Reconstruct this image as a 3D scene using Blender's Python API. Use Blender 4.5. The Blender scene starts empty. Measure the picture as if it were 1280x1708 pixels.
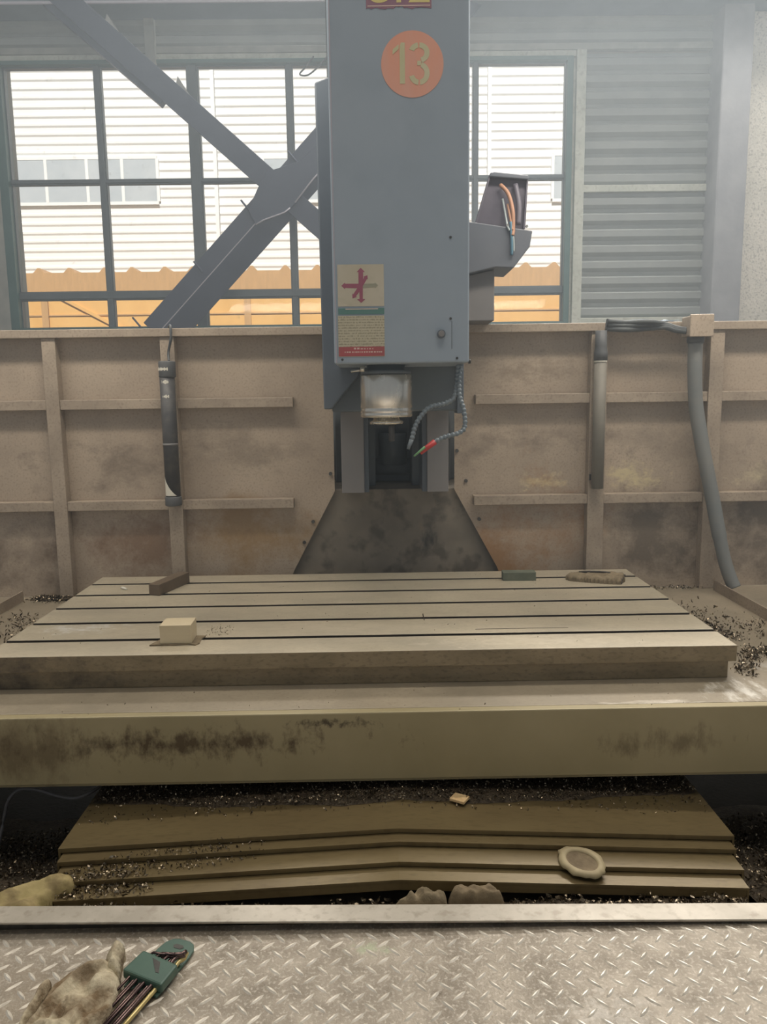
import bpy, bmesh, math, random
from mathutils import Vector, Matrix, noise

random.seed(7)
sc = bpy.context.scene
COL = sc.collection
PI = math.pi

# ------------------------------------------------------------------ camera
F_PX, W_PX, H_PX = 1290.0, 1280.0, 1708.0
cy = Vector((-15.0, -192.0, F_PX)).normalized()          # machine depth axis in camera axes (right, down, forward)
cx = Vector((1.0, -0.0150, 0.0)); cx.z = -(cx.x*cy.x+cx.y*cy.y)/cy.z; cx.normalize()
cz = cx.cross(cy)
if cz.y > 0: cz = -cz
right = Vector((cx.x, cy.x, cz.x)); down = Vector((cx.y, cy.y, cz.y)); fwd = Vector((cx.z, cy.z, cz.z))
cam_d = bpy.data.cameras.new('camera'); cam = bpy.data.objects.new('camera', cam_d); COL.objects.link(cam)
cam_d.sensor_fit = 'VERTICAL'; cam_d.sensor_height = 36.0; cam_d.lens = F_PX/H_PX*36.0
cam_d.clip_start = 0.02; cam_d.clip_end = 200
m = Matrix.Identity(4)
for i in range(3):
    m[i][0] = right[i]; m[i][1] = -down[i]; m[i][2] = -fwd[i]
m[0][3], m[1][3], m[2][3] = 0, 0, 0.88
cam.matrix_world = m
sc.camera = cam

# ------------------------------------------------------------------ world, sun, lamps, exposure
def srgb(r, g, b):
    def f(c):
        c /= 255.0
        return c/12.92 if c <= 0.04045 else ((c+0.055)/1.055)**2.4
    return (f(r), f(g), f(b), 1.0)

world = bpy.data.worlds.new('world'); sc.world = world; world.use_nodes = True
bg = world.node_tree.nodes['Background']
bg.inputs[0].default_value = (0.86, 0.93, 1.0, 1); bg.inputs[1].default_value = 0.24

def lamp(name, kind, loc, energy, color, size=None, target=None):
    d = bpy.data.lights.new(name, kind); d.energy = energy; d.color = color
    o = bpy.data.objects.new(name, d); COL.objects.link(o); o.location = loc
    if kind == 'AREA':
        d.shape = 'RECTANGLE'; d.size, d.size_y = size
    if target is not None:
        o.rotation_euler = (Vector(target)-Vector(loc)).to_track_quat('-Z', 'Y').to_euler()
    return o
sun = lamp('sun', 'SUN', (0, -10, 20), 4.5, (1.0, 0.97, 0.93), target=(0, -10+19.0, 0)); sun.data.angle = 0.01
lamp('clerestory_window', 'AREA', (1.4, 5.6, 4.55), 340, (1.0, 0.96, 0.90), (5.0, 0.6), target=(0.8, 1.4, 0.3))
lamp('roof_skylight', 'AREA', (0.5, 3.0, 6.9), 60, (1.0, 0.94, 0.86), (5.0, 2.4))
for x, e in ((-1.10, 11.5), (1.28, 12.5)):     # two unseen lamps added to brighten the top of the rear guard
    lamp('guard_fill_lamp', 'AREA', (x, 1.98, 2.02), e*1.3, (1.0, 0.93, 0.82), (1.8, 0.12), target=(x, 2.56, 1.35))
lamp('front_fill_lamp', 'AREA', (0.4, 0.0, 5.0), 50, (1.0, 0.91, 0.78), (2.4, 1.0))  # unseen overhead lamp added as weak front fill
sc.view_settings.view_transform = 'Standard'; sc.view_settings.look = 'None'
sc.view_settings.gamma = 1.0; sc.view_settings.use_curve_mapping = False
sc.view_settings.exposure = 0.25

HAZE = 0.044   # density of the haze volume added for lens veil

# ------------------------------------------------------------------ helpers
class MB:
    """collects shapes in world metres; build() links them as one mesh object"""
    def __init__(self): self.bm = bmesh.new()
    def box(self, x0, x1, y0, y1, z0, z1, mat=None):
        vs = [self.bm.verts.new(Vector(p) if mat is None else mat @ Vector(p)) for p in
              ((x0,y0,z0),(x1,y0,z0),(x1,y1,z0),(x0,y1,z0),(x0,y0,z1),(x1,y0,z1),(x1,y1,z1),(x0,y1,z1))]
        for f in ((0,3,2,1),(4,5,6,7),(0,1,5,4),(1,2,6,5),(2,3,7,6),(3,0,4,7)):
            self.bm.faces.new([vs[i] for i in f])
        return self
    def prism(self, pts, d0, d1, axis='y', mat=None):
        """polygon extruded along an axis; pts are (x,z) for y, (x,y) for z, (y,z) for x"""
        def P(p, d):
            v = {'y': (p[0], d, p[1]), 'z': (p[0], p[1], d), 'x': (d, p[0], p[1])}[axis]
            return Vector(v) if mat is None else mat @ Vector(v)
        a = [self.bm.verts.new(P(p, d0)) for p in pts]; b = [self.bm.verts.new(P(p, d1)) for p in pts]
        n = len(pts)
        self.bm.faces.new(a); self.bm.faces.new(b[::-1])
        for i in range(n):
            self.bm.faces.new((a[i], b[i], b[(i+1) % n], a[(i+1) % n]))
        return self
    def tube(self, pts, r, n=10, caps=True):
        pts = [Vector(p) for p in pts]
        rings = []
        up = Vector((0.13, 0.31, 0.94)).normalized()
        for i, p in enumerate(pts):
            t = (pts[min(i+1, len(pts)-1)] - pts[max(i-1, 0)]).normalized()
            u = t.cross(up)
            if u.length < 1e-3: u = t.cross(Vector((1, 0, 0)))
            u.normalize(); v = t.cross(u)
            rr = r[i] if isinstance(r, (list, tuple)) else r
            rings.append([self.bm.verts.new(p + rr*(math.cos(2*PI*k/n)*u + math.sin(2*PI*k/n)*v)) for k in range(n)])
        for a, b in zip(rings, rings[1:]):
            for k in range(n):
                f = self.bm.faces.new((a[k], a[(k+1) % n], b[(k+1) % n], b[k])); f.smooth = True
        if caps:
            self.bm.faces.new(rings[0][::-1]); self.bm.faces.new(rings[-1])
        return self
    def lathe(self, prof, c, n=40, smooth=True):
        """prof: (r, z) pairs round a vertical axis through c=(x,y)"""
        rings = [[self.bm.verts.new((c[0]+r*math.cos(2*PI*k/n), c[1]+r*math.sin(2*PI*k/n), z)) for k in range(n)] for r, z in prof]
        for a, b in zip(rings, rings[1:]):
            for k in range(n):
                f = self.bm.faces.new((a[k], a[(k+1) % n], b[(k+1) % n], b[k])); f.smooth = smooth
        self.bm.faces.new(rings[0][::-1]); self.bm.faces.new(rings[-1])
        return self
    def quad(self, *ps):
        self.bm.faces.new([self.bm.verts.new(p) for p in ps]); return self
    def build(self, name, mat, parent=None, bevel=0.0, seg=2):
        me = bpy.data.meshes.new(name)
        bmesh.ops.recalc_face_normals(self.bm, faces=self.bm.faces[:])
        self.bm.to_mesh(me); self.bm.free()
        return link(name, me, mat, parent, bevel, seg)

def link(name, me, mat, parent=None, bevel=0.0, seg=2):
    if mat is not None:
        me.materials.clear(); me.materials.append(mat)
    o = bpy.data.objects.new(name, me); COL.objects.link(o)
    if parent is not None:
        o.parent = parent
        o.matrix_parent_inverse = Matrix.Translation(WLOC.get(parent.name, Vector((0, 0, 0)))).inverted()
    if bevel:
        b = o.modifiers.new('bevel', 'BEVEL'); b.width = bevel; b.segments = seg; b.limit_method = 'ANGLE'; b.angle_limit = 0.6
    return o
WLOC = {}
def tag(o, label=None, cat=None, group=None, kind=None):
    if label: o['label'] = label
    if cat: o['category'] = cat
    if group: o['group'] = group
    if kind: o['kind'] = kind
    return o
def thing(name, loc, label, cat, group=None, kind=None):
    o = bpy.data.objects.new(name, None); COL.objects.link(o); o.location = loc
    o.empty_display_size = 0.05
    WLOC[o.name] = Vector(loc)
    return tag(o, label, cat, group, kind)
def spline(pts, n=8):
    """Catmull-Rom through pts"""
    P = [Vector(p) for p in pts]; out = []
    for i in range(len(P)-1):
        p0, p1, p2, p3 = P[max(i-1, 0)], P[i], P[i+1], P[min(i+2, len(P)-1)]
        for k in range(n):
            t = k/n
            out.append(0.5*((2*p1)+(p2-p0)*t+(2*p0-5*p1+4*p2-p3)*t*t+(3*p1-p0-3*p2+p3)*t**3))
    out.append(P[-1]); return out

# ------------------------------------------------------------------ materials
def pmat(name, c1, c2=None, scale=6.0, stretch=(1, 1, 1), rough=0.55, rough2=None, metal=0.0, bump=0.0, bscale=80.0,
         speck=None, speck_scale=120.0, speck_amt=0.5, stains_and_shading=(), contrast=(0.35, 0.65)):
    """two-tone grime noise + fine specks + stains as soft patches: (centre, radii, colour, noise scale, amount)"""
    mt = bpy.data.materials.new(name); mt.use_nodes = True
    nt = mt.node_tree; N = nt.nodes; L = nt.links
    bs = N['Principled BSDF']
    bs.inputs['Metallic'].default_value = metal; bs.inputs['Roughness'].default_value = rough
    tc = N.new('ShaderNodeTexCoord')
    mp = N.new('ShaderNodeMapping'); L.new(tc.outputs['Object'], mp.inputs[0]); mp.inputs['Scale'].default_value = stretch
    nz = N.new('ShaderNodeTexNoise'); nz.inputs['Scale'].default_value = scale; nz.inputs['Detail'].default_value = 7; nz.inputs['Roughness'].default_value = 0.62
    L.new(mp.outputs[0], nz.inputs['Vector'])
    rp = N.new('ShaderNodeValToRGB'); L.new(nz.outputs[0], rp.inputs[0])
    rp.color_ramp.elements[0].position, rp.color_ramp.elements[1].position = contrast
    rp.color_ramp.elements[0].color = c1; rp.color_ramp.elements[1].color = c2 or c1
    col = rp.outputs[0]
    def mix(a, fac, b):
        mx = N.new('ShaderNodeMix'); mx.data_type = 'RGBA'
        L.new(fac, mx.inputs[0]); L.new(a, mx.inputs[6]); mx.inputs[7].default_value = b
        return mx.outputs[2]
    if speck:
        n2 = N.new('ShaderNodeTexNoise'); n2.inputs['Scale'].default_value = speck_scale; n2.inputs['Detail'].default_value = 4
        L.new(mp.outputs[0], n2.inputs['Vector'])
        r2 = N.new('ShaderNodeMapRange'); L.new(n2.outputs[0], r2.inputs[0])
        r2.inputs[1].default_value = 0.52; r2.inputs[2].default_value = 0.68; r2.inputs[4].default_value = speck_amt
        col = mix(col, r2.outputs[0], speck)
    for (c, rad, sc_col, nsc, amt) in stains_and_shading:
        sb = N.new('ShaderNodeVectorMath'); sb.operation = 'SUBTRACT'; L.new(tc.outputs['Object'], sb.inputs[0]); sb.inputs[1].default_value = c
        dv = N.new('ShaderNodeVectorMath'); dv.operation = 'DIVIDE'; L.new(sb.outputs[0], dv.inputs[0]); dv.inputs[1].default_value = rad
        ln = N.new('ShaderNodeVectorMath'); ln.operation = 'LENGTH'; L.new(dv.outputs[0], ln.inputs[0])
        m3 = N.new('ShaderNodeMapping'); L.new(tc.outputs['Object'], m3.inputs[0]); m3.inputs['Scale'].default_value = nsc
        n3 = N.new('ShaderNodeTexNoise'); n3.inputs['Scale'].default_value = 1.0; n3.inputs['Detail'].default_value = 6; n3.inputs['Roughness'].default_value = 0.7
        L.new(m3.outputs[0], n3.inputs['Vector'])
        # amount = clamp( (1 - len) + (noise-.5)*2.4 )
        a1 = N.new('ShaderNodeMath'); a1.operation = 'MULTIPLY_ADD'; L.new(n3.outputs[0], a1.inputs[0]); a1.inputs[1].default_value = 4.4; a1.inputs[2].default_value = -1.9
        a2 = N.new('ShaderNodeMath'); a2.operation = 'SUBTRACT'; L.new(a1.outputs[0], a2.inputs[0]); L.new(ln.outputs['Value'], a2.inputs[1])
        a3 = N.new('ShaderNodeMapRange'); L.new(a2.outputs[0], a3.inputs[0]); a3.inputs[1].default_value = -0.55; a3.inputs[2].default_value = 0.35; a3.inputs[4].default_value = amt
        col = mix(col, a3.outputs[0], sc_col)
    L.new(col, bs.inputs['Base Color'])
    if rough2 is not None:
        r4 = N.new('ShaderNodeMapRange'); L.new(nz.outputs[0], r4.inputs[0]); r4.inputs[1].default_value = 0.3; r4.inputs[2].default_value = 0.7
        r4.inputs[3].default_value = rough; r4.inputs[4].default_value = rough2
        L.new(r4.outputs[0], bs.inputs['Roughness'])
    if bump:
        n5 = N.new('ShaderNodeTexNoise'); n5.inputs['Scale'].default_value = bscale; n5.inputs['Detail'].default_value = 5
        L.new(mp.outputs[0], n5.inputs['Vector'])
        bp = N.new('ShaderNodeBump'); bp.inputs['Strength'].default_value = bump; bp.inputs['Distance'].default_value = 0.004
        L.new(n5.outputs[0], bp.inputs['Height']); L.new(bp.outputs[0], bs.inputs['Normal'])
    return mt

M = {}
M['head'] = pmat('blue_grey_paint', srgb(150,163,176), srgb(156,168,180), 3, rough=0.45, bump=0.03, bscale=60, speck=srgb(142,155,167), speck_scale=14, speck_amt=0.3)
M['cast'] = pmat('slate_paint', srgb(88,97,107), srgb(97,106,116), 4, rough=0.5, bump=0.12, bscale=50)
M['cast_dark'] = pmat('dark_slate_paint', srgb(92,101,108), srgb(102,111,117), 5, rough=0.5, bump=0.15, bscale=40)
M['column'] = pmat('grimy_column_paint', srgb(112,104,92), srgb(130,121,107), 6, rough=0.6, bump=0.2, bscale=30, speck=srgb(58,52,44), speck_scale=18, speck_amt=0.6,
                   stains_and_shading=[((0.185,2.57,0.40),(0.035,0.2,0.06),srgb(34,36,34),(20,20,8),0.9), ((0.15,2.57,0.445),(0.015,0.2,0.02),srgb(128,116,96),(60,60,60),0.8)])
M['cover_grey'] = pmat('guide_cover_grey', srgb(124,122,122), srgb(134,130,128), 4, rough=0.5, bump=0.05)
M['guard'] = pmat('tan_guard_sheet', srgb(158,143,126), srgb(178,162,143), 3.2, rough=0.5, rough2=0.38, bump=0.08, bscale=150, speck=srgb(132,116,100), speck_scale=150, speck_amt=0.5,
                  stains_and_shading=[((0.555,2.55,0.595),(0.10,0.2,0.03),srgb(214,200,160),(28,28,40),0.75), ((0.85,2.55,0.61),(0.12,0.2,0.05),srgb(206,192,152),(24,24,34),0.8),
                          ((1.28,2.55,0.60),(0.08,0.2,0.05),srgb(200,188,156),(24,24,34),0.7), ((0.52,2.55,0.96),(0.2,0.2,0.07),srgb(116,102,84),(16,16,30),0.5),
                          ((0.40,2.55,0.38),(0.40,0.3,0.22),srgb(150,106,58),(4,4,4),0.75), ((-0.42,2.55,0.42),(0.36,0.3,0.20),srgb(142,110,62),(4,4,4),0.7),  # warm reflection beside the column painted into the sheet colour
                          ((-0.8,2.55,0.40),(0.30,0.3,0.16),srgb(112,82,58),(5,5,5),0.7), ((-0.82,2.55,0.68),(0.26,0.3,0.10),srgb(104,92,80),(6,6,9),0.6), ((-1.25,2.55,0.38),(0.3,0.3,0.2),srgb(96,82,68),(5,5,5),0.7), ((-0.42,2.55,0.72),(0.28,0.3,0.10),srgb(114,102,88),(6,6,9),0.55), ((0.50,2.55,0.73),(0.26,0.3,0.09),srgb(108,96,84),(6,6,9),0.6), ((0.95,2.55,0.42),(0.24,0.3,0.22),srgb(88,78,66),(5,5,5),0.75), ((1.35,2.55,0.42),(0.28,0.3,0.25),srgb(92,82,72),(5,5,5),0.75), ((0.95,2.55,0.70),(0.24,0.3,0.08),srgb(122,110,96),(6,6,9),0.5)])  # large dark patches: light falloff down the sheet painted in, with coolant grime
M['guard_bar'] = pmat('tan_guard_bar', srgb(150,136,120), srgb(172,157,139), 7, rough=0.5, speck=srgb(120,106,92), speck_scale=140, speck_amt=0.5)
M['table'] = pmat('worn_table_steel', srgb(166,157,138), srgb(192,181,158), 3.0, (1, 1.6, 2), rough=0.44, rough2=0.34, metal=0.12, bump=0.05, bscale=160, speck=srgb(150,138,118), speck_scale=90, speck_amt=0.35,
                  stains_and_shading=[((-0.75,1.9,0.31),(0.12,0.05,0.1),srgb(212,210,204),(40,60,40),0.7), ((0.35,1.75,0.31),(0.3,0.06,0.1),srgb(208,198,178),(30,50,40),0.5),
                          ((-0.2,1.85,0.31),(0.5,0.10,0.1),srgb(200,188,168),(10,26,20),0.4)])
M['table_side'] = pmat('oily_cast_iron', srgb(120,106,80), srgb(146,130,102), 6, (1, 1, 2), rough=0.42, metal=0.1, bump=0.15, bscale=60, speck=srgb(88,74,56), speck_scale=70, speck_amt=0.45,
                     stains_and_shading=[((-0.92,1.69,0.28),(0.36,0.3,0.2),srgb(62,54,46),(6,6,6),0.85)])  # left end: shade painted into the colour together with grime
M['slot'] = pmat('oily_slot_dark', srgb(46,38,28), srgb(58,48,36), 9, rough=0.5)
M['deck'] = pmat('worn_deck_steel', srgb(138,128,110), srgb(162,150,130), 4, rough=0.42, rough2=0.3, metal=0.1, bump=0.06, bscale=90, speck=srgb(130,119,103), speck_scale=110, speck_amt=0.4,
                 stains_and_shading=[((0.80,1.62,0.228),(0.12,0.06,0.1),srgb(226,222,212),(34,12,30),0.8), ((0.62,1.56,0.228),(0.14,0.02,0.1),srgb(222,214,200),(16,50,30),0.7), ((1.0,1.75,0.228),(0.1,0.1,0.1),srgb(214,212,206),(20,20,30),0.5)])
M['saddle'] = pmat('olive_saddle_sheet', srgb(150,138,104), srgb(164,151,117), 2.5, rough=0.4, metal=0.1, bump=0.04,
                   stains_and_shading=[((-0.42,1.53,0.165),(0.42,0.2,0.042),srgb(66,48,30),(26,26,16),0.85), ((-0.10,1.53,0.205),(0.10,0.2,0.012),srgb(50,38,24),(60,60,60),0.85),
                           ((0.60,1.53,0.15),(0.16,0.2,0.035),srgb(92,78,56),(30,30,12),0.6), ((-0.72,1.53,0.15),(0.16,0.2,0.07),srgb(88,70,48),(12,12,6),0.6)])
M['waycover'] = pmat('olive_way_cover_steel', srgb(112,97,68), srgb(122,107,75), 4, (1, 3, 1), rough=0.36, metal=0.25, bump=0.05, speck=srgb(92,78,52), speck_scale=40, speck_amt=0.4)
M['trim'] = pmat('dirty_galvanised_edge', srgb(166,158,144), srgb(194,186,172), 8, rough=0.4, metal=0.2, bump=0.06, speck=srgb(140,128,112), speck_scale=60, speck_amt=0.5)
M['plate'] = pmat('worn_tread_plate', srgb(138,128,113), srgb(176,165,149), 14, rough=0.55, rough2=0.45, metal=0.15, bump=0.35, bscale=260, speck=srgb(206,196,182), speck_scale=170, speck_amt=0.7,
                  stains_and_shading=[((0.32,0.98,0),(0.10,0.06,0.1),srgb(214,208,198),(50,50,30),0.5), ((0.62,1.0,0),(0.03,0.03,0.1),srgb(208,220,196),(40,40,30),0.8), ((0.08,1.03,0),(0.015,0.012,0.1),srgb(86,72,56),(40,40,30),0.8),
                          ((-0.02,1.13,0),(0.04,0.02,0.1),srgb(172,186,150),(60,60,30),0.6), ((-0.55,1.0,0),(0.2,0.2,0.1),srgb(146,132,112),(16,16,16),0.5)])
M['lug'] = pmat('polished_tread_lug', srgb(206,197,182), srgb(232,224,210), 30, rough=0.4, metal=0.25)
M['pit'] = pmat('black_oily_floor', srgb(34,30,26), srgb(46,41,35), 12, rough=0.6, bump=0.3, bscale=90)
M['chip'] = pmat('blued_steel_chip', srgb(64,55,44), srgb(188,172,146), 60, rough=0.28, metal=0.8, contrast=(0.42, 0.68))
M['chip_heap'] = pmat('dark_chip_heap', srgb(56,48,38), srgb(92,80,64), 90, rough=0.55, metal=0.2, bump=0.8, bscale=260)
M['brace'] = pmat('brace_grey_primer', srgb(58,66,84), srgb(68,76,94), 4, rough=0.55)
M['mullion'] = pmat('dark_green_grey_frame', srgb(84,94,98), srgb(96,105,110), 6, rough=0.45)
M['green_frame'] = pmat('green_frame_paint', srgb(64,96,92), srgb(74,106,102), 6, rough=0.45)
M['pale_trim'] = pmat('pale_trim_paint', srgb(186,190,178), srgb(204,206,194), 9, rough=0.5, speck=srgb(150,148,136), speck_scale=40, speck_amt=0.4)
M['grey_trim'] = pmat('grey_trim_paint', srgb(146,148,142), srgb(164,164,156), 9, rough=0.5)
M['clad'] = pmat('grey_cladding', srgb(144,149,148), srgb(158,162,158), 3, rough=0.45)
M['beam'] = pmat('blue_grey_beam', srgb(112,124,136), srgb(122,134,146), 4, rough=0.5)
M['pillar'] = pmat('grey_pillar_plaster', srgb(142,143,148), srgb(156,157,160), 6, rough=0.85, bump=0.2, bscale=40)
M['stucco'] = pmat('pebble_dash_wall', srgb(206,202,190), srgb(222,216,204), 5, rough=0.9, bump=0.7, bscale=60, speck=srgb(150,146,138), speck_scale=85, speck_amt=0.7)
M['wallfill'] = pmat('interior_wall_paint', srgb(150,148,142), srgb(160,158,150), 3, rough=0.8)
M['ceiling'] = pmat('ceiling_sheet', srgb(150,155,160), srgb(158,162,166), 2, rough=0.7)
M['concrete'] = pmat('concrete_floor', srgb(110,106,100), srgb(128,122,114), 4, rough=0.8)
M['siding'] = pmat('white_siding', srgb(232,232,230), srgb(238,238,236), 2, rough=0.6)
M['far_glass'] = pmat('pale_far_glass', srgb(176,184,190), srgb(190,196,200), 2, rough=0.25)
M['yellow'] = pmat('yellow_wall_sheet', srgb(216,164,88), srgb(226,176,102), 3, (1, 1, 0.4), rough=0.6)
M['ochre'] = pmat('weathered_ochre_fascia', srgb(182,140,88), srgb(196,152,98), 5, (4, 1, 0.6), rough=0.6)
M['asphalt'] = pmat('yard_ground', srgb(150,146,138), srgb(164,160,150), 2, rough=0.9)
M['chrome'] = pmat('ground_spindle_steel', srgb(206,202,192), srgb(222,218,208), 8, (6, 6, 1), rough=0.2, rough2=0.3, metal=0.85, bump=0.03, bscale=200)
M['steel_dark'] = pmat('dark_steel', srgb(70,68,66), srgb(92,90,86), 20, rough=0.35, metal=0.7)
M['rubber'] = pmat('grey_rubber', srgb(82,84,86), srgb(96,97,98), 12, rough=0.55)
M['lampgrey'] = pmat('dusty_lamp_tube', srgb(66,66,68), srgb(84,83,82), 10, rough=0.5, speck=srgb(104,100,94), speck_scale=40, speck_amt=0.4)
M['white_label'] = pmat('torn_white_label', srgb(214,210,196), srgb(224,220,206), 20, rough=0.7)
M['pipe'] = pmat('dusty_pipe_grey', srgb(118,114,104), srgb(134,128,118), 8, rough=0.6)
M['hose'] = pmat('grey_blue_hose', srgb(116,120,120), srgb(128,128,124), 8, rough=0.5)
M['segment'] = pmat('blue_grey_segment', srgb(104,116,124), srgb(122,132,138), 20, rough=0.3)
M['red'] = pmat('red_nozzle', srgb(196,62,62), srgb(180,54,52), 20, rough=0.4)
M['green'] = pmat('green_nozzle', srgb(110,160,110), srgb(90,140,92), 20, rough=0.4)
M['orange_disc'] = pmat('faded_orange_disc', srgb(226,158,132), srgb(222,166,146), 8, (4, 1, 1), rough=0.6)
M['numeral'] = pmat('pale_yellow_numeral', srgb(196,192,150), srgb(204,198,166), 20, rough=0.6)
M['sign'] = pmat('faded_maroon_sign', srgb(140,104,124), srgb(150,112,124), 14, rough=0.55)
M['sign_letter'] = pmat('yellow_sign_letter', srgb(222,208,130), srgb(212,196,140), 20, rough=0.55)
M['placard'] = pmat('yellowed_placard', srgb(188,180,158), srgb(198,190,172), 10, rough=0.5, speck=srgb(170,166,140), speck_scale=40, speck_amt=0.4)
M['print_table'] = pmat('placard_table_print', srgb(186,178,152), srgb(194,186,162), 8, rough=0.5)
M['arrow'] = pmat('faded_crimson_print', srgb(158,88,112), srgb(150,80,96), 14, rough=0.5)
M['arrow_pale'] = pmat('faded_grey_print', srgb(150,152,130), srgb(160,150,136), 14, rough=0.5)
M['placard_red'] = pmat('red_placard_band', srgb(176,80,84), srgb(160,84,84), 14, rough=0.5)
M['placard_green'] = pmat('green_placard_band', srgb(84,132,116), srgb(92,128,128), 10, rough=0.5)
M['print_white'] = pmat('white_print', srgb(214,190,180), None, rough=0.5)
M['print_dark'] = pmat('grey_print', srgb(124,120,100), srgb(110,106,92), 60, rough=0.6)
M['brightblock'] = pmat('pale_ground_block', srgb(196,180,148), srgb(204,190,160), 8, (1, 1, 4), rough=0.45)
M['darkblock'] = pmat('dark_brown_bar', srgb(96,82,68), srgb(112,98,82), 18, rough=0.5)
M['greenblock'] = pmat('grey_green_stone', srgb(92,98,84), srgb(108,112,96), 24, rough=0.7)
M['rag'] = pmat('oily_rag', srgb(104,90,68), srgb(130,114,88), 26, rough=0.85, bump=0.3, bscale=180, speck=srgb(86,70,50), speck_scale=40, speck_amt=0.5)
M['glove'] = pmat('dirty_cotton_glove', srgb(120,100,74), srgb(206,194,166), 20, rough=0.9, bump=0.7, bscale=170, speck=srgb(104,84,60), speck_scale=30, speck_amt=0.7)
M['leather'] = pmat('stiff_leather_glove', srgb(140,128,80), srgb(168,150,104), 14, rough=0.8, bump=0.3, bscale=120, speck=srgb(84,66,40), speck_scale=22, speck_amt=0.6)
M['greyrag'] = pmat('grey_dust_rag', srgb(122,108,84), srgb(142,127,102), 22, rough=0.9, bump=0.4, bscale=180, speck=srgb(84,74,52), speck_scale=30, speck_amt=0.5)
M['card'] = pmat('pale_ring_card', srgb(150,136,104), srgb(168,154,120), 20, rough=0.7, speck=srgb(146,130,98), speck_scale=50, speck_amt=0.4)
M['wood'] = pmat('raw_wood', srgb(226,198,150), srgb(206,172,124), 30, (3, 1, 1), rough=0.7)
M['holder'] = pmat('green_plastic_holder', srgb(66,92,80), srgb(74,102,88), 14, rough=0.35)
M['key'] = pmat('black_chrome_key', srgb(92,76,74), srgb(120,100,96), 30, rough=0.22, metal=0.85)
M['key_pale'] = pmat('brass_toned_key', srgb(214,196,140), srgb(200,180,120), 30, rough=0.3, metal=0.6)
M['dark_plastic'] = pmat('dusty_dark_plastic', srgb(96,92,104), srgb(108,104,114), 12, rough=0.5)
M['carrier'] = pmat('carrier_grey_paint', srgb(98,104,114), srgb(108,112,120), 5, rough=0.5)
M['orange_cable'] = pmat('orange_cable', srgb(188,140,112), None, rough=0.5)
M['blue_cable'] = pmat('blue_cable', srgb(92,132,152), None, rough=0.5)
M['white_cable'] = pmat('pale_cable', srgb(186,196,196), None, rough=0.5)
M['black_cable'] = pmat('black_cable', srgb(70,74,78), srgb(88,92,92), 30, rough=0.6)
M['blue_film'] = pmat('blue_plastic_scrap', srgb(150,176,204), srgb(190,204,212), 30, rough=0.4)
M['pale_edge'] = pmat('pale_edge_line', srgb(176,172,182), None, rough=0.4)
M['scrap'] = pmat('grey_scrap_sheet', srgb(150,152,148), srgb(162,162,158), 14, rough=0.7)

def glass_mat():
    mt = bpy.data.materials.new('dusty_window_glass'); mt.use_nodes = True
    nt = mt.node_tree; N = nt.nodes; L = nt.links; N.clear()
    out = N.new('ShaderNodeOutputMaterial'); tr = N.new('ShaderNodeBsdfTransparent'); gl = N.new('ShaderNodeBsdfGlossy'); df = N.new('ShaderNodeBsdfDiffuse')
    tr.inputs[0].default_value = (0.97, 0.99, 0.98, 1); gl.inputs['Roughness'].default_value = 0.05
    df.inputs[0].default_value = srgb(190, 184, 170)
    fr = N.new('ShaderNodeFresnel'); fr.inputs[0].default_value = 1.3
    m1 = N.new('ShaderNodeMixShader'); L.new(fr.outputs[0], m1.inputs[0]); L.new(tr.outputs[0], m1.inputs[1]); L.new(gl.outputs[0], m1.inputs[2])
    tc = N.new('ShaderNodeTexCoord'); nz = N.new('ShaderNodeTexNoise'); nz.inputs['Scale'].default_value = 9; nz.inputs['Detail'].default_value = 8; nz.inputs['Roughness'].default_value = 0.75
    L.new(tc.outputs['Object'], nz.inputs['Vector'])
    mr = N.new('ShaderNodeMapRange'); L.new(nz.outputs[0], mr.inputs[0]); mr.inputs[1].default_value = 0.60; mr.inputs[2].default_value = 0.80; mr.inputs[3].default_value = 0.02; mr.inputs[4].default_value = 0.45
    m2 = N.new('ShaderNodeMixShader'); L.new(mr.outputs[0], m2.inputs[0]); L.new(m1.outputs[0], m2.inputs[1]); L.new(df.outputs[0], m2.inputs[2])
    L.new(m2.outputs[0], out.inputs[0]); return mt
M['glass'] = glass_mat()

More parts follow.
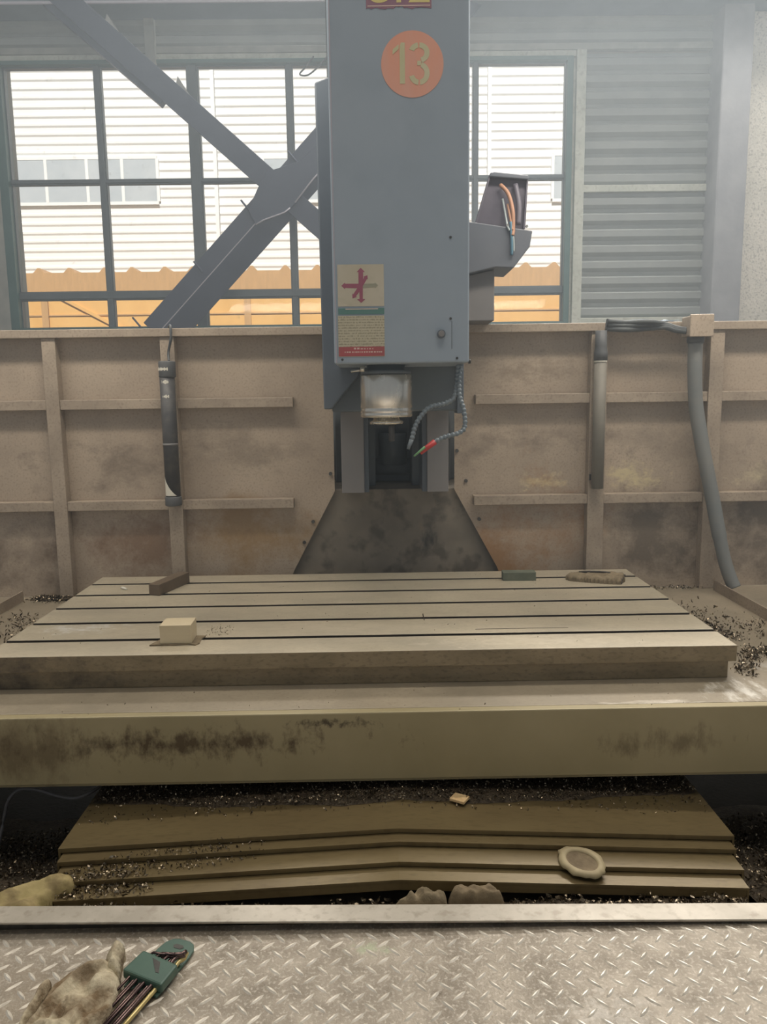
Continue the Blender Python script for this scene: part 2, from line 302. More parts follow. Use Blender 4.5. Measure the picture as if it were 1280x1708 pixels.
def print_rows(mt):
    """flat print: rows of small marks broken up along X"""
    nt = mt.node_tree; N = nt.nodes; L = nt.links; bs = N['Principled BSDF']
    src = bs.inputs['Base Color'].links[0].from_socket
    tc = N.new('ShaderNodeTexCoord'); sp = N.new('ShaderNodeSeparateXYZ'); L.new(tc.outputs['Object'], sp.inputs[0])
    w = N.new('ShaderNodeMath'); w.operation = 'SINE'; ml = N.new('ShaderNodeMath'); ml.operation = 'MULTIPLY'; ml.inputs[1].default_value = 2*PI/0.0065
    L.new(sp.outputs[2], ml.inputs[0]); L.new(ml.outputs[0], w.inputs[0])
    mp = N.new('ShaderNodeMapping'); mp.inputs['Scale'].default_value = (260, 1, 150); L.new(tc.outputs['Object'], mp.inputs[0])
    nz = N.new('ShaderNodeTexNoise'); nz.inputs['Scale'].default_value = 1; nz.inputs['Detail'].default_value = 2; L.new(mp.outputs[0], nz.inputs['Vector'])
    mu = N.new('ShaderNodeMath'); mu.operation = 'MULTIPLY_ADD'; L.new(nz.outputs[0], mu.inputs[0]); mu.inputs[1].default_value = 3.2
    ad = N.new('ShaderNodeMath'); ad.operation = 'MULTIPLY_ADD'; L.new(w.outputs[0], ad.inputs[0]); ad.inputs[1].default_value = 0.5; ad.inputs[2].default_value = -1.75
    L.new(ad.outputs[0], mu.inputs[2])
    mr = N.new('ShaderNodeMapRange'); L.new(mu.outputs[0], mr.inputs[0]); mr.inputs[1].default_value = 0.0; mr.inputs[2].default_value = 0.25; mr.inputs[4].default_value = 0.55
    mx = N.new('ShaderNodeMix'); mx.data_type = 'RGBA'; L.new(mr.outputs[0], mx.inputs[0]); L.new(src, mx.inputs[6]); mx.inputs[7].default_value = srgb(112, 108, 88)
    L.new(mx.outputs[2], bs.inputs['Base Color'])
print_rows(M['print_table'])

# ================================================================== SETTING
MB().box(-9, 9, -7, 6.3, -0.30, -0.22).build('floor', M['concrete'])['kind'] = 'structure'
MB().box(-9, 9, -7, 6.3, 7.5, 7.7).build('ceiling', M['ceiling'])['kind'] = 'structure'
wb = MB()
for b in ((-9, -2.70, -0.22, 7.5), (-2.70, 1.50, -0.22, 1.40), (-2.70, 1.50, 3.34, 7.5), (1.50, 9, -0.22, 7.5)):
    wb.box(b[0], b[1], 6.06, 6.26, b[2], b[3])
wall_back = tag(wb.build('wall_back', M['wallfill']), kind='structure')

def corrugated(x0, x1, z0, z1, y, pitch, depth, mat, name, parent):
    """horizontal trapezoid sheet, ribs toward -Y"""
    b = MB(); prof = []
    n = max(1, round((z1-z0)/pitch)); p = (z1-z0)/n
    for i in range(n):
        a = z0+i*p
        prof += [(y, a), (y-depth, a+0.22*p), (y-depth, a+0.62*p), (y, a+0.80*p)]
    prof.append((y, z1))
    prev = None
    for (yy, zz) in prof:
        cur = (b.bm.verts.new((x0, yy, zz)), b.bm.verts.new((x1, yy, zz)))
        if prev: b.bm.faces.new((prev[0], prev[1], cur[1], cur[0]))
        prev = cur
    b.box(x0, x1, y+0.001, y+0.012, z0, z1)
    return b.build(name, mat, parent)
corrugated(1.57, 2.56, 1.45, 2.36, 6.045, 0.1135, 0.035, M['clad'], 'cladding_panel', wall_back)
corrugated(1.57, 2.56, 2.41, 3.33, 6.045, 0.1135, 0.035, M['clad'], 'cladding_panel', wall_back)
corrugated(-4.5, 2.56, 3.385, 3.62, 6.045, 0.105, 0.04, M['clad'], 'cladding_panel', wall_back)
# trims of the back wall
def trim(n, mat, *boxes, bevel=0.003):
    b = MB()
    for q in boxes: b.box(*q)
    return tag(b.build('trim_%d' % n, mat, bevel=bevel), kind='structure')
trim(1, M['grey_trim'], (-4.5, 2.56, 5.99, 6.04, 3.34, 3.385))
trim(2, M['pale_trim'], (-2.715, 1.498, 6.0, 6.05, 3.296, 3.338))
trim(3, M['pale_trim'], (1.50, 1.57, 5.985, 6.06, 1.40, 3.339))
trim(11, M['pale_trim'], (1.476, 1.50, 6.02, 6.06, 1.40, 3.295))
trim(4, M['pale_trim'], (1.57, 2.56, 6.0, 6.04, 2.36, 2.41))
trim(5, M['pale_trim'], (1.57, 2.56, 5.99, 6.04, 1.41, 1.45))
trim(6, M['grey_trim'], (-2.86, -2.72, 5.98, 6.06, 1.40, 3.34))
trim(7, M['grey_trim'], (2.53, 2.56, 5.98, 6.05, 1.40, 3.62))
beam = trim(8, M['beam'], (-4.5, 4.0, 5.72, 5.98, 3.555, 3.95))
trim(9, M['grey_trim'], (-1.60, -1.53, 5.95, 6.0, 3.26, 3.62))
trim(10, M['pale_edge'], (-4.5, 4.0, 5.705, 5.72, 3.540, 3.557))
pil = tag(MB().box(2.485, 2.70, 5.82, 6.06, -0.22, 7.5).build('building_pillar', M['pillar'], bevel=0.01), kind='structure')
tag(MB().box(2.70, 9, 5.90, 6.06, -0.22, 3.54).build('wall_right', M['stucco']), kind='structure')

# window
win = tag(MB().box(-2.72, -2.655, 5.98, 6.10, 1.40, 3.296).box(1.432, 1.476, 5.98, 6.10, 1.40, 3.296)
          .box(-2.655, 1.432, 5.98, 6.10, 3.268, 3.296).box(-2.655, 1.432, 5.98, 6.10, 1.40, 1.425).build('window_1', M['green_frame'], bevel=0.004), kind='structure')
cols = [-2.655, -1.978, -1.290, -0.588, 0.095, 0.772, 1.432]
thick = [None, 0.040, 0.072, 0.040, 0.072, 0.030, None]
for i in range(1, 6):
    MB().box(cols[i]-thick[i]/2, cols[i]+thick[i]/2, 6.01, 6.075, 1.425, 3.268).build('mullion', M['mullion'], win, bevel=0.004)
rows = [(1.425, 1.638), (1.688, 2.466), (2.488, 3.268)]
MB().box(-2.655, 1.432, 6.005, 6.08, 1.638, 1.688).build('transom', M['mullion'], win, bevel=0.004)
MB().box(-2.655, 1.432, 6.015, 6.07, 2.466, 2.488).build('transom', M['mullion'], win, bevel=0.004)
for c in range(6):
    x0 = cols[c]+(thick[c] or 0)/2; x1 = cols[c+1]-(thick[c+1] or 0)/2
    for (z0, z1) in rows:
        f = MB(); t = 0.008
        f.box(x0, x0+t, 6.03, 6.07, z0, z1).box(x1-t, x1, 6.03, 6.07, z0, z1).box(x0+t, x1-t, 6.03, 6.07, z0, z0+t).box(x0+t, x1-t, 6.03, 6.07, z1-t, z1)
        f.build('sash', M['mullion'], win)
        MB().quad((x0+t, 6.05, z0+t), (x1-t, 6.05, z0+t), (x1-t, 6.05, z1-t), (x0+t, 6.05, z1-t)).build('pane', M['glass'], win)
# thin wire looped over the window head
tag(MB().tube(spline([(-0.40, 5.97, 3.30), (-0.46, 5.95, 3.22), (-0.50, 5.94, 3.17), (-0.44, 5.94, 3.165), (-0.36, 5.95, 3.23), (-0.30, 5.97, 3.30)]), 0.006, 6).build('wire', M['black_cable']),
    'thin loose wire loop hanging over the top of the window', 'wire')

# cross brace of flat and angle steel in front of the window
br = thing('cross_brace', (-0.65, 5.70, 1.4), 'grey steel cross brace with a gusset plate in front of the window', 'brace')
def strip(p, q, w, y0, y1, name, mat, off=0.0):
    p = Vector((p[0], 0, p[1])); q = Vector((q[0], 0, q[1])); t = (q-p).normalized(); n = Vector((-t.z, 0, t.x))
    b = MB()
    pts = [p+n*(off-w/2), q+n*(off-w/2), q+n*(off+w/2), p+n*(off+w/2)]
    b.prism([(v.x, v.z) for v in pts], y0, y1)
    return b.build(name, mat, br, bevel=0.004)
strip((-2.16, 3.66), (0.35, 1.45), 0.152, 5.70, 5.72, 'beam', M['brace'])
strip((-2.22, 3.62), (-1.42, 2.94), 0.05, 5.722, 5.80, 'flange', M['brace'], -0.03)
strip((-1.58, 1.36), (0.82, 3.83), 0.135, 5.70, 5.72, 'beam', M['brace'], 0.03)
# lower half of the rising beam: a channel leg turned under, tilted away from the light
p = Vector((-1.58, 1.36)); q = Vector((0.82, 3.83)); t = (q-p).normalized(); n = Vector((-t.y, t.x))
lo = MB()
a0, a1 = p+n*(-0.035), q+n*(-0.035); b0, b1 = p+n*(-0.165), q+n*(-0.165)
for (u, v, du, dv) in (((a0, a1), (b0, b1), 5.70, 5.80),):
    vs = [(u[0].x, du, u[0].y), (u[1].x, du, u[1].y), (v[1].x, dv, v[1].y), (v[0].x, dv, v[0].y)]
    lo.bm.faces.new([lo.bm.verts.new(x) for x in vs])
    lo.bm.faces.new([lo.bm.verts.new((x[0], x[1]+0.02, x[2])) for x in vs])
lo.build('channel_leg', M['brace'], br)
strip((-1.56, 1.355), (0.77, 3.755), 0.008, 5.692, 5.70, 'edge', M['pale_edge'], -0.012)  # pale highlight along the beam edge, built as a strip
MB().prism([(-0.865, 2.185), (-0.79, 2.335), (-0.715, 2.445), (-0.665, 2.455), (-0.50, 2.505), (-0.36, 2.62), (-0.26, 2.53), (-0.40, 2.385), (-0.545, 2.215), (-0.60, 2.165), (-0.815, 2.085)], 5.672, 5.69).build('gusset_plate', M['brace'], br, bevel=0.003)
MB().tube([(-0.815, 5.668, 2.085), (-0.76, 5.668, 2.115), (-0.61, 5.668, 2.165), (-0.57, 5.668, 2.195)], 0.005, 6).build('edge_highlight', M['pale_edge'], br)  # pale highlight on the gusset's edges, built as thin lines
MB().tube([(-0.535, 5.668, 2.23), (-0.44, 5.668, 2.345), (-0.40, 5.668, 2.39), (-0.27, 5.668, 2.52)], 0.005, 6).build('edge_highlight', M['pale_edge'], br)
for pts in ([(-1.83, 3.36), (-1.785, 3.485), (-1.66, 3.30), (-1.60, 3.17)], [(-1.36, 2.96), (-1.325, 3.085), (-1.22, 2.92), (-1.20, 2.83)], [(-0.995, 2.60), (-0.945, 2.70), (-0.86, 2.575), (-0.85, 2.49)]):
    MB().prism(pts, 5.73, 5.745).build('stiffener_tab', M['scrap'], br)
for (x, z) in ((-0.885, 2.21), (-0.545, 2.53), (-1.235, 1.80), (-1.69, 1.42)):
    MB().tube([(x+0.03, 5.685, z-0.03), (x-0.03, 5.685, z+0.045)], 0.007, 6).build('rod_end', M['brace'], br)

# ------------------------------------------------------------------ outside
tag(MB().box(-30, 30, 6.3, 40, -0.4, -0.3).build('ground', M['asphalt']), kind='structure')
far = thing('factory_building', (0, 14, 0), 'white factory building with ribbed siding seen through the window', 'building')
def corr_far():
    b = MB(); prev = None; z = 0.0; p = 0.146
    while z < 9.0:
        for (yy, zz) in ((14.0, z), (14.0, z+0.065), (13.984, z+0.095), (13.984, z+0.128)):
            cur = (b.bm.verts.new((-16, yy, zz)), b.bm.verts.new((14, yy, zz)))
            if prev: b.bm.faces.new((prev[0], prev[1], cur[1], cur[0]))
            prev = cur
        z += p
    b.box(-16, 14, 14.02, 18, -0.3, 9.0)
    return b.build('siding', M['siding'], far)
corr_far()
def far_window(x0, x1, z0, z1, cuts):
    f = MB(); t = 0.05
    f.box(x0, x1, 13.95, 14.0, z0, z0+t).box(x0, x1, 13.95, 14.0, z1-t, z1)
    xs = [x0]+cuts+[x1]
    for x in xs: f.box(x-t/2, x+t/2, 13.95, 14.0, z0+t, z1-t)
    f.build('window_frame', M['siding'], far)
    for a, b_ in zip(xs, xs[1:]):
        MB().box(a+t/2, b_-t/2, 13.955, 13.965, z0+t, z1-t).build('pane', M['far_glass'], far)
far_window(-6.95, -3.65, 4.20, 4.99, [-6.28, -5.55, -4.85, -4.25])
far_window(-1.85, 0.6, 4.20, 4.97, [-1.2, -0.6, 0.0])
far_window(3.12, 5.6, 4.17, 4.97, [3.75, 4.4, 5.0])
for x in (-2.65, 2.02):
    MB().box(x-0.03, x+0.03, 13.90, 13.97, 0.0, 9.0).build('corner_strip', M['siding'], far)

shed = thing('yellow_shed', (0, 12, -0.3), 'low yellow sheet shed with ridged fascia standing outside', 'shed')
MB().box(-9, 7, 12.06, 12.6, -0.3, 2.45).build('wall', M['yellow'], shed)
MB().box(-9, 7, 12.0, 12.6, 2.45, 2.775).build('fascia', M['ochre'], shed)
for z in (2.15, 1.6): MB().box(-9, 7, 12.045, 12.06, z, z+0.02).build('seam', M['ochre'], shed)
rb = random.Random(3)
for i in range(34):
    x = -8.6+i*0.455+rb.uniform(-0.05, 0.05)
    MB().prism([(x-0.085, 2.775), (x-0.02, 2.845), (x+0.02, 2.845), (x+0.085, 2.775)], 12.0, 12.5).build('roof_rib', M['ochre'], shed)
MB().prism([(-4.75, 2.42), (-4.65, 2.42), (-3.4, 1.75), (-3.5, 1.75)], 12.03, 12.06).build('brace_bar', M['yellow'], shed)
for x in (-4.95, -1.9, 1.2): MB().box(x-0.05, x+0.05, 12.03, 12.06, -0.3, 2.45).build('post', M['ochre'], shed)

# ================================================================== TREAD PLATE
plate = tag(MB().box(-2.2, 2.2, -1.6, 1.193, -0.012, 0.0).build('tread_plate', M['plate']), 'worn steel tread plate with raised diamond lugs in the foreground', 'floor plate')
for y in (-1.6, 1.10): MB().box(-2.2, 2.2, y, y+0.04, -0.22, -0.012).build('support', M['steel_dark'], plate)
lugs = MB()
def lug(cx_, cy_, ang, l=0.0145, w=0.0034, h=0.0015):
    c, s = math.cos(ang), math.sin(ang)
    def P(u, v, z): return (cx_+u*c-v*s, cy_+u*s+v*c, z)
    bm = lugs.bm
    a = [bm.verts.new(P(u, v, 0.0)) for u, v in ((-l, 0), (-l*0.5, -w*0.85), (0, -w), (l*0.5, -w*0.85), (l, 0), (l*0.5, w*0.85), (0, w), (-l*0.5, w*0.85))]
    t = [bm.verts.new(P(u, v, h)) for u, v in ((-l*0.6, 0), (0, -w*0.35), (l*0.6, 0), (0, w*0.35))]
    for f in ((a[0], a[1], t[0]), (a[1], a[2], t[1], t[0]), (a[2], a[3], t[2], t[1]), (a[3], a[4], t[2]), (a[4], a[5], t[2]), (a[5], a[6], t[3], t[2]), (a[6], a[7], t[0], t[3]), (a[7], a[0], t[0]), (t[0], t[1], t[2], t[3])):
        bm.faces.new(f)
PITCH = 0.0375
for i in range(-30, 31):
    for j in range(-14, 34):
        x, y = i*PITCH, -0.06+j*PITCH
        if abs(x) > 1.1 or y > 1.175: continue
        r = random.Random(i*977+j)
        lug(x, y, PI*0.25+r.uniform(-.08, .08), h=0.0020*r.uniform(0.75, 1.1))
        if y+PITCH/2 < 1.175: lug(x+PITCH/2, y+PITCH/2, -PI*0.25+r.uniform(-.08, .08), h=0.0020*r.uniform(0.75, 1.1))
tag(lugs.build('tread_lugs', M['lug'], plate), kind='stuff')

# raised edge strip between plate and pit (drops to the right)
edge = thing('edge_strip', (0, 1.2, 0.0), 'pale galvanised edge strip lying along the front of the pit', 'edge strip')
rot = Matrix.Translation((0, 1.19, 0.013)) @ Matrix.Rotation(math.radians(0.72), 4, 'Y') @ Matrix.Rotation(math.radians(-0.35), 4, 'Z')
MB().box(-2.2, 2.2, -0.017, 0.026, 0.0, 0.004, rot).build('top_flange', M['trim'], edge, bevel=0.001)
MB().box(-2.2, 2.2, 0.022, 0.026, -0.20, 0.0, rot).build('web', M['trim'], edge)

# ================================================================== SADDLE, TRAYS, PIT
pit = tag(MB().box(-2.2, 2.2, 1.14, 3.6, -0.22, -0.20).build('pit_floor', M['pit']), kind='structure')
sad = thing('machine_saddle', (0, 1.9, -0.2), 'wide olive steel saddle with a pale top deck under the table', 'machine part')
MB().box(-1.6, 1.6, 1.560, 2.56, 0.215, 0.228).build('deck', M['deck'], sad, bevel=0.002)
MB().box(-1.6, 1.6, 1.537, 1.56, 0.078, 0.228).build('front_panel', M['saddle'], sad, bevel=0.003)
MB().box(-1.6, 1.6, 1.548, 1.62, 0.070, 0.078).build('bottom_flange', M['saddle'], sad)
MB().box(-0.55, 0.60, 1.75, 2.50, -0.20, 0.215).build('body', M['column'], sad)
for x in (-1.6, 1.5): MB().box(x, x+0.1, 1.7, 2.5, -0.20, 0.215).build('support', M['column'], sad)
for x0, nm in ((-1.205, 'l'), (1.120, 'r')):
    s = 1 if nm == 'r' else -1
    r = MB().box(x0, x0+0.035, 1.75, 2.50, 0.228, 0.233)
    r.box(x0 if s > 0 else x0+0.031, x0+0.004 if s > 0 else x0+0.035, 1.75, 2.50, 0.233, 0.262)
    r.build('guide_rail', M['guard_bar'], sad)

# telescopic way cover
wc = thing('way_cover', (0.03, 1.45, -0.2), 'olive telescopic way cover of stepped steel sheets below the saddle', 'machine cover')
segs = [(0.050, 1.396, 1.73, 0.660), (0.039, 1.369, 1.71, 0.652), (0.028, 1.321, 1.69, 0.645), (0.017, 1.283, 1.67, 0.637)]
XC = 0.032
for (z, y0, y1, hw) in segs:
    b = MB(); t = 0.004; e = 0.030
    top = [(XC-hw, z-e), (XC, z), (XC+hw, z-e)]
    b.prism(top+[(XC+hw, z-e-0.03), (XC+hw-t, z-e-0.03), (XC+hw-t, z-e-t), (XC, z-t), (XC-hw+t, z-e-t), (XC-hw+t, z-e-0.03), (XC-hw, z-e-0.03)], y0, y1)
    b.prism([(XC-hw+t, z-e-t-0.016), (XC, z-t-0.0165), (XC+hw-t, z-e-t-0.016), (XC+hw-t, z-e-t), (XC, z-t), (XC-hw+t, z-e-t)], y0+0.001, y0+0.004) if z < 0.02 else None
    b.prism([(XC-hw+t, z-e-t-0.005), (XC, z-t-0.005), (XC+hw-t, z-e-t-0.005), (XC+hw-t, z-e-t), (XC, z-t), (XC-hw+t, z-e-t)], y0+0.001, y0+0.004) if z > 0.02 else None
    b.build('cover_segment', M['waycover'], wc)
MB().box(-0.5, 0.56, 1.30, 1.74, -0.20, -0.075).build('base_rail', M['column'], wc)

# ================================================================== TABLE
tb = thing('work_table', (-0.04, 2.08, 0.228), 'long worn steel T-slot work table in the middle of the machine', 'machine table')
TX0, TX1, TY0, TY1, TZ = -0.897, 0.818, 1.687, 2.475, 0.310
slots = [1.802, 1.948, 2.094, 2.238, 2.374]
prof = [(TY0, 0.272), (TY0, TZ)]
for s in slots:
    w = 0.0085
    prof += [(s-w, TZ), (s-w, TZ-0.016), (s-w-0.008, TZ-0.016), (s-w-0.008, TZ-0.030), (s+w+0.008, TZ-0.030), (s+w+0.008, TZ-0.016), (s+w, TZ-0.016), (s+w, TZ)]
prof += [(TY1, TZ), (TY1, 0.272)]
top = MB().prism(prof, TX0, TX1, 'x').build('table_top', M['table'], tb, bevel=0.0015)
# front and end faces carry the oily cast-iron finish, slot walls the dark oil
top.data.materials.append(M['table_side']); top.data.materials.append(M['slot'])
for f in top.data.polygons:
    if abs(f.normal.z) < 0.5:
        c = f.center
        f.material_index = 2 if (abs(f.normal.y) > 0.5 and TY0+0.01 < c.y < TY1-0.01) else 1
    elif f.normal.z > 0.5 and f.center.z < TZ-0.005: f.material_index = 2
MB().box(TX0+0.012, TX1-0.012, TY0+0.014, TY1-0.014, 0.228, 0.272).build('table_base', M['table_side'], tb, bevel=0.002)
for x in (-0.22, 0.11):
    MB().lathe([(0.010, 0.2725), (0.010, 0.2719)], (x, 1.70), 10).bm.free()

# ================================================================== REAR GUARDS
def guard(side):
    left = side == 'left'
    g = thing('rear_guard', (-0.8 if left else 0.9, 2.56, 0.228), 'tan sheet rear guard with raised bars on the %s of the column' % side, 'guard panel', None)
    if left:
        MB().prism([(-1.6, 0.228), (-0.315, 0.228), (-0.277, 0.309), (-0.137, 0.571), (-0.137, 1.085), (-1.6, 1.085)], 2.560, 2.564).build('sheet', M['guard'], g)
        posts = [(-1.058, -1.014), (-0.682, -0.636)]; hx = (-1.6, -0.264); hx2 = (-1.6, -0.272); tx = (-1.6, -0.137)
    else:
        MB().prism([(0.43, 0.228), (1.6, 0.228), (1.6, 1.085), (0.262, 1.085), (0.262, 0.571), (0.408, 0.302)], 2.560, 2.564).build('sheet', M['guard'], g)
        posts = [(0.698, 0.752), (1.082, 1.128)]; hx = (0.327, 1.6); hx2 = (0.323, 1.6); tx = (0.262, 1.6)
    zt = 1.104
    MB().box(tx[0], tx[1], 2.515, 2.60, 1.078, zt).build('top_rail', M['guard_bar'], g, bevel=0.002)
    for a, b in posts:
        MB().box(a, b, 2.522, 2.560, 0.228, 1.078).build('post', M['guard_bar'], g, bevel=0.002)
    for (a, b), z in ((hx, 0.867), (hx2, 0.537)):
        xs = [a] + [v for p in posts for v in p] + [b]
        for u, v in zip(xs[0::2], xs[1::2]):
            MB().box(u, v, 2.526, 2.560, z-0.016, z+0.016).build('bar', M['guard_bar'], g, bevel=0.002)
    sc_ = [(-0.212, 0.47), (-0.243, 0.40), (-0.15, 0.63)] if left else [(0.30, 0.60), (0.345, 0.47), (0.27, 0.70), (0.255, 0.955)]
    for (x, z) in sc_:
        MB().tube([(x, 2.560, z), (x, 2.553, z)], 0.006, 8).build('screw', M['steel_dark'], g)
guard('left'); guard('right')

# ================================================================== COLUMN
co = thing('machine_column', (0.06, 2.9, -0.22), 'dark grimy column of the machine with a flared base behind the table', 'machine column')
MB().box(-0.55, 0.68, 2.575, 3.3, -0.20, 0.575).build('base', M['column'], co, bevel=0.004)
MB().box(-0.30, 0.44, 2.86, 3.2, 0.575, 1.05).build('rear_web', M['cast_dark'], co, bevel=0.004)
MB().box(-0.145, 0.272, 2.80, 3.25, 0.575, 2.2).build('body', M['cast_dark'], co, bevel=0.004)
MB().box(-0.030, 0.000, 2.66, 2.80, 0.575, 0.90).box(0.125, 0.155, 2.66, 2.80, 0.575, 0.90).build('web', M['cast_dark'], co, bevel=0.003)
MB().tube([(-0.0, 2.79, 0.63), (0.125, 2.79, 0.63)], 0.03, 16).build('cross_rib', M['cast_dark'], co)
MB().tube([(0.063, 2.78, 0.64), (0.063, 2.78, 0.75)], 0.05, 20).build('screw_housing', M['cast_dark'], co)
for x0, x1 in ((-0.108, -0.036), (0.164, 0.232)):
    g = MB().box(x0, x1, 2.45, 2.80, 0.577, 0.90).build('guide_cover', M['cover_grey'], co, bevel=0.002)
    xs = x1 if x0 < 0 else x0-0.014
    MB().box(xs, xs+0.014, 2.47, 2.80, 0.577, 0.90).build('guide_rail', M['cast'], co)

# ================================================================== SPINDLE HEAD
hd = thing('spindle_head', (0.07, 2.1, 0.95), 'blue grey milling spindle head with an orange number disc', 'spindle head')
cov = MB().box(-0.098, 0.236, 1.95, 2.22, 0.962, 2.35).build('front_cover', M['head'], hd, bevel=0.004)
# raised seam of the access plate at the lower front and folded edge strips
MB().box(-0.094, -0.0915, 1.9485, 1.95, 0.964, 2.35).build('seam', M['pale_edge'], hd)
MB().prism([(-0.147, 1.708), (-0.143, 0.847), (-0.122, 0.847), (-0.043, 0.940), (-0.043, 1.745)], 2.20, 2.51).build('side_casting', M['cast'], hd, bevel=0.004)
MB().box(-0.122, 0.252, 2.24, 2.62, 0.838, 1.30).build('headstock', M['cast_dark'], hd, bevel=0.005)
MB().box(0.235, 0.254, 2.222, 2.30, 0.83, 1.70).build('side_plate', M['cast'], hd, bevel=0.002)
sp = (0.031, 2.07)
MB().lathe([(0.050, 0.962), (0.050, 0.948), (0.066, 0.948), (0.066, 0.938), (0.052, 0.938)], sp).build('bearing_cap', M['cast_dark'], hd)
nose = MB().lathe([(0.040, 0.938), (0.0665, 0.937), (0.0685, 0.934), (0.0685, 0.852), (0.0675, 0.850), (0.0685, 0.848), (0.0685, 0.840), (0.0675, 0.838), (0.0685, 0.836), (0.0685, 0.830), (0.066, 0.8265), (0.030, 0.8265)], sp, 56).build('spindle_nose', M['chrome'], hd)
MB().lathe([(0.034, 0.8265), (0.036, 0.818), (0.044, 0.816), (0.044, 0.809), (0.026, 0.808)], sp, 40).build('nose_ring', M['chrome'], nose)
MB().lathe([(0.0265, 0.809), (0.0255, 0.806), (0.010, 0.806)], sp, 30).build('spindle_bore', M['steel_dark'], nose)
db = MB()
pf = []
for k in range(9): pf += [(0.0085, 0.805-k*0.005), (0.0068, 0.8025-k*0.005)]
db.lathe(pf, (sp[0]+0.013, sp[1]-0.005), 14).build('draw_stud', M['steel_dark'], nose)
MB().tube([(-0.03, 2.02, 0.958), (-0.03, 2.02, 0.944)], 0.007, 8).tube([(-0.06, 2.02, 0.945), (-0.03, 2.02, 0.949)], 0.003, 6).build('fitting', M['chrome'], hd)

# number disc and numerals (text cut to mesh)
def text_obj(body, size, name, mat, parent, loc, sx=1.0, thick=0.0006, offset=0.0):
    cu = bpy.data.curves.new('tmp', 'FONT'); cu.body = body; cu.size = size; cu.extrude = thick; cu.offset = offset
    cu.align_x = 'CENTER'; cu.align_y = 'CENTER'
    t = bpy.data.objects.new('tmp', cu); COL.objects.link(t)
    dg = bpy.context.evaluated_depsgraph_get(); dg.update()
    me = bpy.data.meshes.new_from_object(t.evaluated_get(dg))
    bpy.data.objects.remove(t); bpy.data.curves.remove(cu)
    me.transform(Matrix.Translation(loc) @ Matrix.Rotation(PI/2, 4, 'X') @ Matrix.Diagonal((sx, 1, 1, 1)))
    me.name = name
    return link(name, me, mat, parent)
disc = MB()
dz, dx = 1.651, 0.1005
disc.prism([(dx+0.0735*math.cos(2*PI*k/48), dz+0.0735*math.sin(2*PI*k/48)) for k in range(48)], 1.9487, 1.95)
disc = disc.build('number_disc', M['orange_disc'], hd); disc['label'] = 'faded orange disc with the number 13'
nf = MB()   # the 1: stem with a stencil break and a flag
nf.prism([(0.071, 1.608), (0.083, 1.608), (0.083, 1.698), (0.074, 1.698), (0.071, 1.690)], 1.9478, 1.9487)
nf.prism([(0.0545, 1.672), (0.0685, 1.684), (0.0685, 1.694), (0.0545, 1.683)], 1.9478, 1.9487)
nf.build('numeral', M['numeral'], disc)
def arc3(cx_, cz_, r0x, r0z, r1x, r1z, a0, a1, n=12):
    out = [(cx_+r1x*math.cos(math.radians(a0+(a1-a0)*k/n)), cz_+r1z*math.sin(math.radians(a0+(a1-a0)*k/n))) for k in range(n+1)]
    inn = [(cx_+r0x*math.cos(math.radians(a0+(a1-a0)*k/n)), cz_+r0z*math.sin(math.radians(a0+(a1-a0)*k/n))) for k in range(n+1)]
    return out+inn[::-1]
n3 = MB()
for (cz_, a0, a1, rz) in ((1.6755, 160, 98, 0.0225), (1.6755, 88, -75, 0.0225), (1.6305, 75, -84, 0.0255), (1.6305, -96, -165, 0.0255)):
    n3.prism(arc3(0.1165, cz_, 0.0125, rz-0.0115, 0.0245, rz, a0, a1), 1.9478, 1.9487)
n3.prism([(0.112, 1.648), (0.121, 1.648), (0.121, 1.658), (0.112, 1.658)], 1.9478, 1.9487)
n3.build('numeral', M['numeral'], disc)

# sign plate at the top edge of the picture: ragged lower edge, yellow letters
ts = [(-0.006, 1.772), (-0.006, 1.86), (0.146, 1.86), (0.146, 1.772)]
rr = random.Random(5)
rag_pts = [(0.146-0.152*k/24, 1.7725+rr.uniform(-0.0022, 0.002)+(0.004 if 10 < k < 14 else 0)) for k in range(1, 24)]
sign = MB().prism(ts+rag_pts, 1.9486, 1.95).build('sign_plate', M['sign'], hd); sign['label'] = 'maroon sign plate with yellow letters and a torn lower edge'
MB().prism([(-0.003, 1.776), (0.143, 1.777), (0.143, 1.779), (-0.003, 1.778)], 1.9480, 1.9486).build('border_line', M['print_white'], sign)
for ch, x in (('G', 0.020), ('Y', 0.070), ('Z', 0.118)):
    text_obj(ch, 0.075, 'letter', M['sign_letter'], sign, (x, 1.9483, 1.809), 0.95, 0.0003, 0.002)

# placards
pl = MB().box(-0.086, 0.027, 1.9486, 1.95, 1.100, 1.199).build('direction_placard', M['placard'], hd); pl['label'] = 'yellowed placard with crimson axis arrows'
ARN = [0]
def arrow(pts, mat):
    ARN[0] += 1; MB().prism(pts, 1.9484-0.00012*ARN[0], 1.9486).build('arrow', mat, pl)
def arrow_from(c, d, l, w, hw, hl, mat):
    d = Vector(d).normalized(); n = Vector((-d.y, d.x)); c = Vector(c)
    a = c+d*(l-hl)
    pts = [c-n*w, a-n*w*0.9, a-n*hw, c+d*l, a+n*hw, a+n*w*0.9, c+n*w]
    arrow([(v.x, v.y) for v in pts], mat)
cc = (-0.029, 1.148)
arrow_from(cc, (-1, 0.02), 0.048, 0.0055, 0.008, 0.009, M['arrow'])
arrow_from(cc, (0, 1), 0.043, 0.006, 0.010, 0.010, M['arrow'])
arrow_from(cc, (1, 0.03), 0.042, 0.005, 0.007, 0.008, M['arrow_pale'])
arrow_from(cc, (-0.55, -0.75), 0.036, 0.0045, 0.007, 0.009, M['arrow'])
arrow_from(cc, (0.5, 0.8), 0.030, 0.004, 0.006, 0.008, M['arrow'])
arrow_from(cc, (0, -1), 0.040, 0.0045, 0.010, 0.009, M['arrow'])
